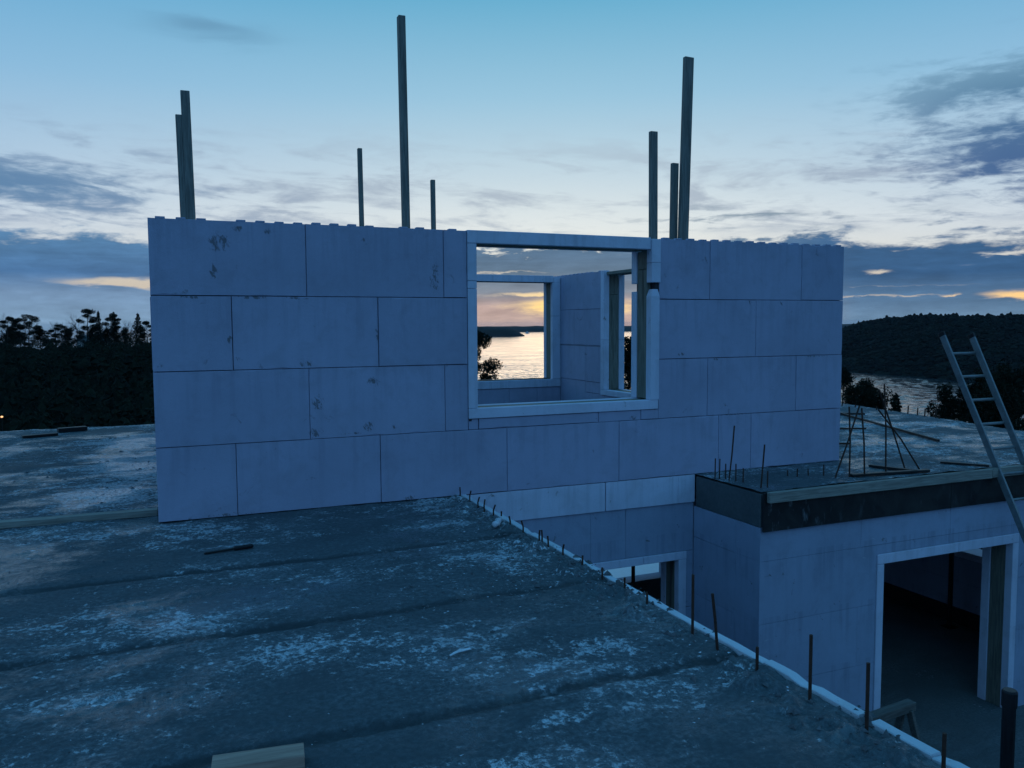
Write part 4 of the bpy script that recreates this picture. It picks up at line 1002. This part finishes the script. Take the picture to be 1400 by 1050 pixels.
# ------------------------------------------------------------------ trees
def leaf_cloud(cent, rad, n, size, flat=1.0, up=.0):
    """n leaf-sized quads spread through ellipsoids centred at cent (k x 3) with radii rad (k x 3)."""
    k = rng.integers(0, len(cent), n)
    d = rng.normal(size=(n, 3)); d /= np.linalg.norm(d, axis=1)[:, None]
    p = cent[k] + d * rad[k] * (rng.uniform(.25, 1.0, (n, 1)) ** .6)
    a = rng.normal(size=(n, 3)); a[:, 2] *= .5; a[:, 2] += up; a /= np.linalg.norm(a, axis=1)[:, None]
    b = np.cross(a, rng.normal(size=(n, 3))); b /= np.linalg.norm(b, axis=1)[:, None]
    s = size * rng.uniform(.5, 1.4, (n, 1))
    V = np.stack([p - a * s, p + b * s * .38, p + a * s, p - b * s * .38], 1).reshape(-1, 3)
    return V, np.arange(4 * n).reshape(n, 4)
def limb_tree(h, lean, n_limb, lo, spread, tip_up):
    mb = MB(); tips = []
    pts = [(lean * (t ** 1.6) * h + .02 * h * math.sin(3 * t + lean), .015 * h * math.sin(4 * t), h * t) for t in np.linspace(0, 1, 8)]
    r0 = h * .022; mb.tube(pts, [r0 * (1 - .82 * t) for t in np.linspace(0, 1, 8)], 7)
    for q in range(n_limb):
        t = lo + (1 - lo) * (q + rng.uniform(0, .8)) / n_limb; t = min(t, .98)
        i = min(6, int(t * 7)); f = t * 7 - i; p = Vector(pts[i]).lerp(Vector(pts[i + 1]), f)
        a = rng.uniform(0, 6.28); L = spread * h * (1.0 - .62 * (t - lo) / (1 - lo)) * rng.uniform(.6, 1.2)
        e = p + Vector((math.cos(a) * L, math.sin(a) * L, L * tip_up * rng.uniform(.3, 1.3)))
        mid = p.lerp(e, .5) + Vector((0, 0, -L * .06))
        mb.tube([p, mid, e], [r0 * .36 * (1.1 - t), r0 * .24 * (1.1 - t), r0 * .08], 5, False); tips.append((p, mid, e, L))
    return mb, tips, pts
def pine(h, lean, seed, n=2600, leaf=.16, lo=.42, spread=.30):
    mb, tips, pts = limb_tree(h, lean, 15, lo, spread, .35)
    cent = []; rad = []
    for p, m_, e, L in tips:
        for q in (e, m_.lerp(e, .45)):
            s = h * rng.uniform(.05, .085); cent.append(q + Vector((0, 0, s * .3))); rad.append((s * 1.5, s * 1.5, s * .75))
    cent.append(Vector(pts[-1])); rad.append((h * .08, h * .08, h * .06))
    return mb.mesh('trunk', M_BARK), np_mesh('crown', *leaf_cloud(np.array(cent), np.array(rad), n, leaf * h / 9), M_PINE)
def spruce(h, n=2600, lo=.08, w=.20):
    mb = MB().tube([(0, 0, 0), (0, 0, h * .55), (0, 0, h)], [h * .016, h * .010, h * .002], 6)
    cent = []; rad = []
    tiers = 30
    for q in range(tiers):
        t = lo + (1 - lo) * q / tiers; R_ = w * h * (1 - t) ** .85 + .012 * h; nb = 8 if t < .7 else 5
        for b_ in range(nb):
            a = 6.28 * b_ / nb + q * 1.7 + rng.uniform(-.3, .3); L = R_ * rng.uniform(.65, 1.2)
            for u in (.35, .7, 1.0):
                cent.append((math.cos(a) * L * u, math.sin(a) * L * u, h * t - L * u * .22)); rad.append((L * .15 + .02, L * .15 + .02, .012 * h))
    cent.append((0, 0, h * .97)); rad.append((.012 * h, .012 * h, .05 * h))
    return mb.mesh('trunk', M_BARK), np_mesh('crown', *leaf_cloud(np.array(cent), np.array(rad), n, .018 * h), M_PINE)
def broad(h, n=2600):
    mb, tips, pts = limb_tree(h, .03, 18, .25, .36, .6)
    cent = [e for p, m_, e, L in tips] + [m_ for p, m_, e, L in tips] + [Vector(pts[-1])]
    rad = [(h * rng.uniform(.08, .14),) * 3 for _ in cent]
    return mb.mesh('trunk', M_BARK), np_mesh('crown', *leaf_cloud(np.array(cent), np.array(rad), n, .022 * h), M_BUSH)
def bare(h):
    mb = MB()
    tw = MB()
    def grow(p, d, L, r, lev):
        e = p + d * L; mid = p.lerp(e, .5) + Vector(rng.normal(0, .04 * L, 3))
        (mb if lev < 2 else tw).tube([p, mid, e], [r, r * .8, r * .6], 5 if lev < 2 else 3, False)
        if lev == 5: return
        for _ in range(3 if lev < 4 else 2):
            nd = (d + Vector(rng.normal(0, .42, 3))); nd.z += .12; nd.normalize()
            grow(e if rng.uniform() < .6 else mid.lerp(e, .6), nd, L * rng.uniform(.6, .8), r * .58, lev + 1)
    grow(Vector((0, 0, 0)), Vector((0, 0, 1)), h * .30, h * .018, 0)
    return mb.mesh('trunk', M_TWIG), tw.mesh('crown', M_TWIG)
def tree(name, meshes, loc, label, sc=1.0, rz=0.0, group=None, wide=1.0):
    root = empty(name, loc, rz); root.scale = (sc * wide, sc * wide, sc); tag(root, label, 'tree', group)
    link(bpy.data.objects.new('trunk', meshes[0]), root); link(bpy.data.objects.new('crown', meshes[1]), root)
    return root
PINES = [pine(10, .03, 1, 6000), pine(10, -.05, 2, 6000, lo=.3, spread=.34), pine(10, .12, 3, 6000, lo=.5)]
SKY_PINES = [pine(10, .03, 1, 15000, .11, .08, .30), pine(10, -.05, 2, 15000, .11, .08, .36), pine(10, .14, 3, 12000, .11, .16, .32)]
SPRUCES = [spruce(10, 6000), spruce(10, 9000, w=.27, lo=.06)]
SMALL_SPRUCE = spruce(10, 9000, w=.20, lo=.05)
BROADS = [broad(10, 8000), broad(10, 8000)]
NEAR_PINE = pine(10, .02, 9, 14000, .12, .30, .34)
BARES = [bare(10), bare(10), bare(10)]
def ground_z(P): return float(terr(np.array([P.x]), np.array([P.y]))[0])
def plant(kind, px, top, depth, label, name, rz=None, group=None, wide=1.0):
    P = Vector(at(px, top, depth)); z = ground_z(P) - .2
    sc = max(.2, (P.z - z) / 10.0)
    return tree(name, kind, (P.x, P.y, z), label, sc, rng.uniform(0, 6.28) if rz is None else rz, group, wide)
# skyline trees on the wooded hill at the left
for kind, px, top, d, nm, lab in (
    (BARES[0], 4, 419, 158, 'bare_tree', 'bare leafless tree at the far left end of the skyline'),
    (SKY_PINES[1], 9, 435, 150, 'pine_tree', 'broad dark pine at the far left edge of the skyline'),
    (BARES[1], 31, 426, 160, 'bare_tree', 'wide bare tree on the skyline behind the leaning pine'),
    (SKY_PINES[2], 38, 433, 150, 'pine_tree', 'flat-topped pine leaning right on the skyline'),
    (SKY_PINES[0], 26, 437, 146, 'pine_tree', 'low dark pine between the far left pine and the leaning one'),
    (BARES[2], 74, 430, 158, 'bare_tree', 'low bare tree in the wide gap of the skyline'),
    (SKY_PINES[1], 84, 445, 148, 'pine_tree', 'squat dark pine left of the tall rounded bare tree'),
    (BARES[0], 104, 420, 156, 'bare_tree', 'tallest bare tree, rounded crown, beside the round-topped pine'),
    (SKY_PINES[0], 117, 425, 149, 'pine_tree', 'round-topped dark pine, tallest evergreen of the left skyline'),
    (SPRUCES[0], 134, 425, 147, 'spruce_tree', 'narrow pointed spruce between two pines on the skyline'),
    (SKY_PINES[1], 150, 431, 150, 'pine_tree', 'dark pine with a thin spire just behind it on the skyline'),
    (SPRUCES[0], 155, 426, 156, 'spruce_tree', 'thin spruce spire poking above a dark pine'),
    (BARES[1], 169, 432, 158, 'bare_tree', 'small bare tree in the gap left of the last big evergreen'),
    (SPRUCES[1], 188, 428, 147, 'spruce_tree', 'broad spruce beside the left end of the block wall'),
    (SKY_PINES[0], 202, 441, 146, 'pine_tree', 'low pine partly hidden by the left end of the block wall'),
    (BROADS[0], 15, 450, 152, 'leafy_tree', 'low dark rounded crown under the bare trees at the far left'),
    (BROADS[1], 55, 450, 152, 'leafy_tree', 'dark rounded crown right of the leaning pine'),
    (SKY_PINES[0], 68, 452, 148, 'pine_tree', 'low dark pine below the low bare tree in the gap'),
    (BROADS[0], 96, 451, 150, 'leafy_tree', 'dark rounded crown filling in under the tallest bare tree'),
    (BROADS[1], 126, 452, 150, 'leafy_tree', 'low dark crown between the round-topped pine and the pointed spruce'),
    (BROADS[0], 144, 452, 152, 'leafy_tree', 'low dark crown between the pointed spruce and the pine with a spire'),
    (BROADS[1], 172, 452, 150, 'leafy_tree', 'low dark crown under the small bare tree near the wall'),
    (SKY_PINES[0], 232, 432, 150, 'pine_tree', 'pine hidden just behind the left part of the block wall'),
    (SKY_PINES[1], -22, 430, 150, 'pine_tree', 'pine just beyond the left border of the view')):
    plant(kind, px, top, d, lab, nm, None, None, 1.0 if px < 112 or px > 195 else .9)
# dense scrub and wood covering the left hillside
N = 6000; A = np.radians(rng.uniform(-62, -10, N) + 23.12); r = 34 + 122 * rng.uniform(0, 1, N) ** .8
c = np.stack([CAM.x + np.sin(A) * r, CAM.y + np.cos(A) * r], -1); z = terr(c[:, 0], c[:, 1])
c = np.concatenate([c, (z - .4)[:, None]], 1); out = (c[:, 1] > 12) | (c[:, 0] < -14); c = c[out]
top = CAM.z - (np.hypot(c[:, 0] - CAM.x, c[:, 1] - CAM.y)) * (.004 + .030 * fbm(np.degrees(np.arctan2(c[:, 0], c[:, 1])) * .35, c[:, 1] * .05, 4, 333) + rng.uniform(-.006, .006, len(c)))
hh = np.minimum(rng.uniform(1.8, 5.2, len(c)), np.maximum(.8, top - c[:, 2]))
rr = rng.uniform(.7, 1.9, len(c))
n1 = 1500; A = np.radians(rng.uniform(-48, -12, n1) + 23.12); r = rng.uniform(136, 158, n1)
c1 = np.stack([CAM.x + np.sin(A) * r, CAM.y + np.cos(A) * r], -1); z1 = terr(c1[:, 0], c1[:, 1]); c1 = np.concatenate([c1, (z1 - .4)[:, None]], 1)
h1 = .8 + 6.5 * np.clip(fbm(np.degrees(A) * 1.3, r * .1, 4, 351) - .25, 0, 1) * rng.uniform(.6, 1.25, n1)
c = np.concatenate([c, c1]); hh = np.concatenate([hh, h1]); rr = np.concatenate([rr, rng.uniform(1.0, 2.2, n1)])
k = np.repeat(np.arange(len(c)), 46)
cc = c[k] + rng.normal(size=(len(k), 3)) * np.stack([rr[k] * .6, rr[k] * .6, hh[k] * .27], -1); cc[:, 2] += hh[k] * .5
V, F = leaf_cloud(cc, np.full((len(cc), 3), .3), len(cc), .13)
o = link(bpy.data.objects.new('hillside_wood', np_mesh('hillside_wood', V, F, M_BUSH))); o['kind'] = 'stuff'
core = blob_forest('hillside_scrub', c, rr * .62, hh * .62, M_BUSH)
# trees below the building on the sea side
for kind, px, top, d, nm, lab in (
    (NEAR_PINE, 648, 463, 42, 'pine_tree', 'dark pine whose branches show at the left inside both window openings'),
    (BROADS[0], 858, 474, 46, 'leafy_tree', 'dark rounded treetop seen through the side window of the room'),
    (BROADS[1], 835, 482, 50, 'leafy_tree', 'dark treetop mostly hidden behind the right wall of the room'),
    (PINES[0], 1153, 510, 52, 'pine_tree', 'tall dark pine right at the right-hand end of the big wall'),
    (PINES[2], 1176, 528, 54, 'pine_tree', 'smaller flat-topped pine second from the wall\'s right-hand end'),
    (PINES[1], 1189, 536, 50, 'pine_tree', 'low spreading pine behind the crossed rebars'),
    (BROADS[0], 1201, 547, 46, 'leafy_tree', 'low dark bushy tree just left of the lone little spruce'),
    (BROADS[1], 1160, 541, 46, 'leafy_tree', 'low dark bushy tree filling in below the tall pine'),
    (BROADS[0], 1180, 545, 45, 'leafy_tree', 'low dark bushy tree under the flat-topped pine'),
    (SMALL_SPRUCE, 1225, 537, 40, 'spruce_tree', 'lone little spruce standing against the water'),
    (BROADS[1], 1291, 543, 50, 'leafy_tree', 'rounded dark tree left of the ladder'),
    (PINES[1], 1312, 536, 52, 'pine_tree', 'dark pine directly behind the ladder\'s left stile'),
    (BROADS[0], 1337, 526, 50, 'leafy_tree', 'large dark tree between the stiles of the ladder'),
    (PINES[0], 1358, 521, 55, 'pine_tree', 'tall dark pine behind the ladder\'s right stile'),
    (BROADS[1], 1372, 528, 46, 'leafy_tree', 'dark tree right of the ladder'),
    (BROADS[0], 1393, 521, 50, 'leafy_tree', 'large dark tree at the right edge of the view'),
    (PINES[2], 1425, 515, 52, 'pine_tree', 'pine just outside the right edge'),
    (BROADS[1], 1330, 556, 40, 'leafy_tree', 'low dark tree just beyond the outer edge of the right-hand deck'),
    (BROADS[0], 1365, 552, 38, 'leafy_tree', 'low dark tree beyond the deck, right of the ladder\'s middle')):
    plant(kind, px, top, d, lab, nm, None, None, .7 if kind is NEAR_PINE else 1.0 if kind is SMALL_SPRUCE else .6)
N = 1500; A = np.radians(rng.uniform(-14, 50, N) + 23.12); r = rng.uniform(26, 110, N)
c = np.stack([CAM.x + np.sin(A) * r, CAM.y + np.cos(A) * r], -1); z = terr(c[:, 0], c[:, 1]); c = np.concatenate([c, (z - .3)[:, None]], 1)
c = c[(c[:, 1] > 14) | (c[:, 0] > 18)]
blob_forest('slope_scrub', c, rng.uniform(.6, 1.5, len(c)), rng.uniform(.8, 2.0, len(c)), M_BUSH)

# little white house among the skyline trees, and the lit lamps
P = Vector(at(127, 466, 156)); hs = empty('small_house', (P.x, P.y, P.z - 1.6), .5); tag(hs, 'little pale house glimpsed between the skyline trees', 'house')
MB().box((-2.2, -1.7, -1.4), (2.2, 1.7, 1.6), .02).build('wall', M_WHITE, hs)
MB().raw([(-2.4, -2, 1.55), (2.4, -2, 1.55), (2.4, 2, 1.55), (-2.4, 2, 1.55), (-2.4, 0, 2.7), (2.4, 0, 2.7)], [(0, 1, 5, 4), (2, 3, 4, 5), (0, 4, 3), (1, 2, 5), (3, 2, 1, 0)]).build('roof', M_ROOF, hs)
def lamp(p, m, label, s=.10):
    root = empty('small_lamp', p); tag(root, label, 'lamp')
    MB().tube([(0, 0, -1.6), (0, 0, -.02)], s * .25, 6).build('stem', M_STEEL_DARK, root)
    MB().tube([(0, 0, -.02), (0, 0, s * .5), (0, 0, s)], [s * .6, s, s * .5], 8).build('bulb', m, root)
lamp(at(2.5, 570.5, 55), M_LAMP_WARM, 'tiny orange lamp glowing low on the dark hillside at the left edge', .09)
for px, py in ((1337.5, 760), (1341.5, 759.2), (1346, 759.6)):
    lamp(at(px, py, 22), M_LAMP_RED, 'tiny red lamp glowing beyond the low parapet in the dark room, %s of three' % ('first', 'second', 'third')[(1337.5, 1341.5, 1346).index(px)], .022)
for ob in [o for o in scene.objects if o.name.startswith('small_lamp') and 'red' in o['label']]: ob['group'] = 'red lamps beyond the parapet'

# ------------------------------------------------------------------ air: thin haze over land and water, sky outside
hz = MB().box((-11900, -11900, SEA - 9), (11900, 11900, 22), 0).build('haze', M_SOIL); hz['kind'] = 'stuff'
m, n = mat('thin_haze'); pv = n.new('ShaderNodeVolumePrincipled'); pv.inputs['Color'].default_value = (.75, .82, .95, 1); pv.inputs['Density'].default_value = 3.2e-5
oo = n.new('ShaderNodeOutputMaterial'); n.t.links.new(pv.outputs[0], oo.inputs['Volume']); hz.data.materials.clear(); hz.data.materials.append(m)
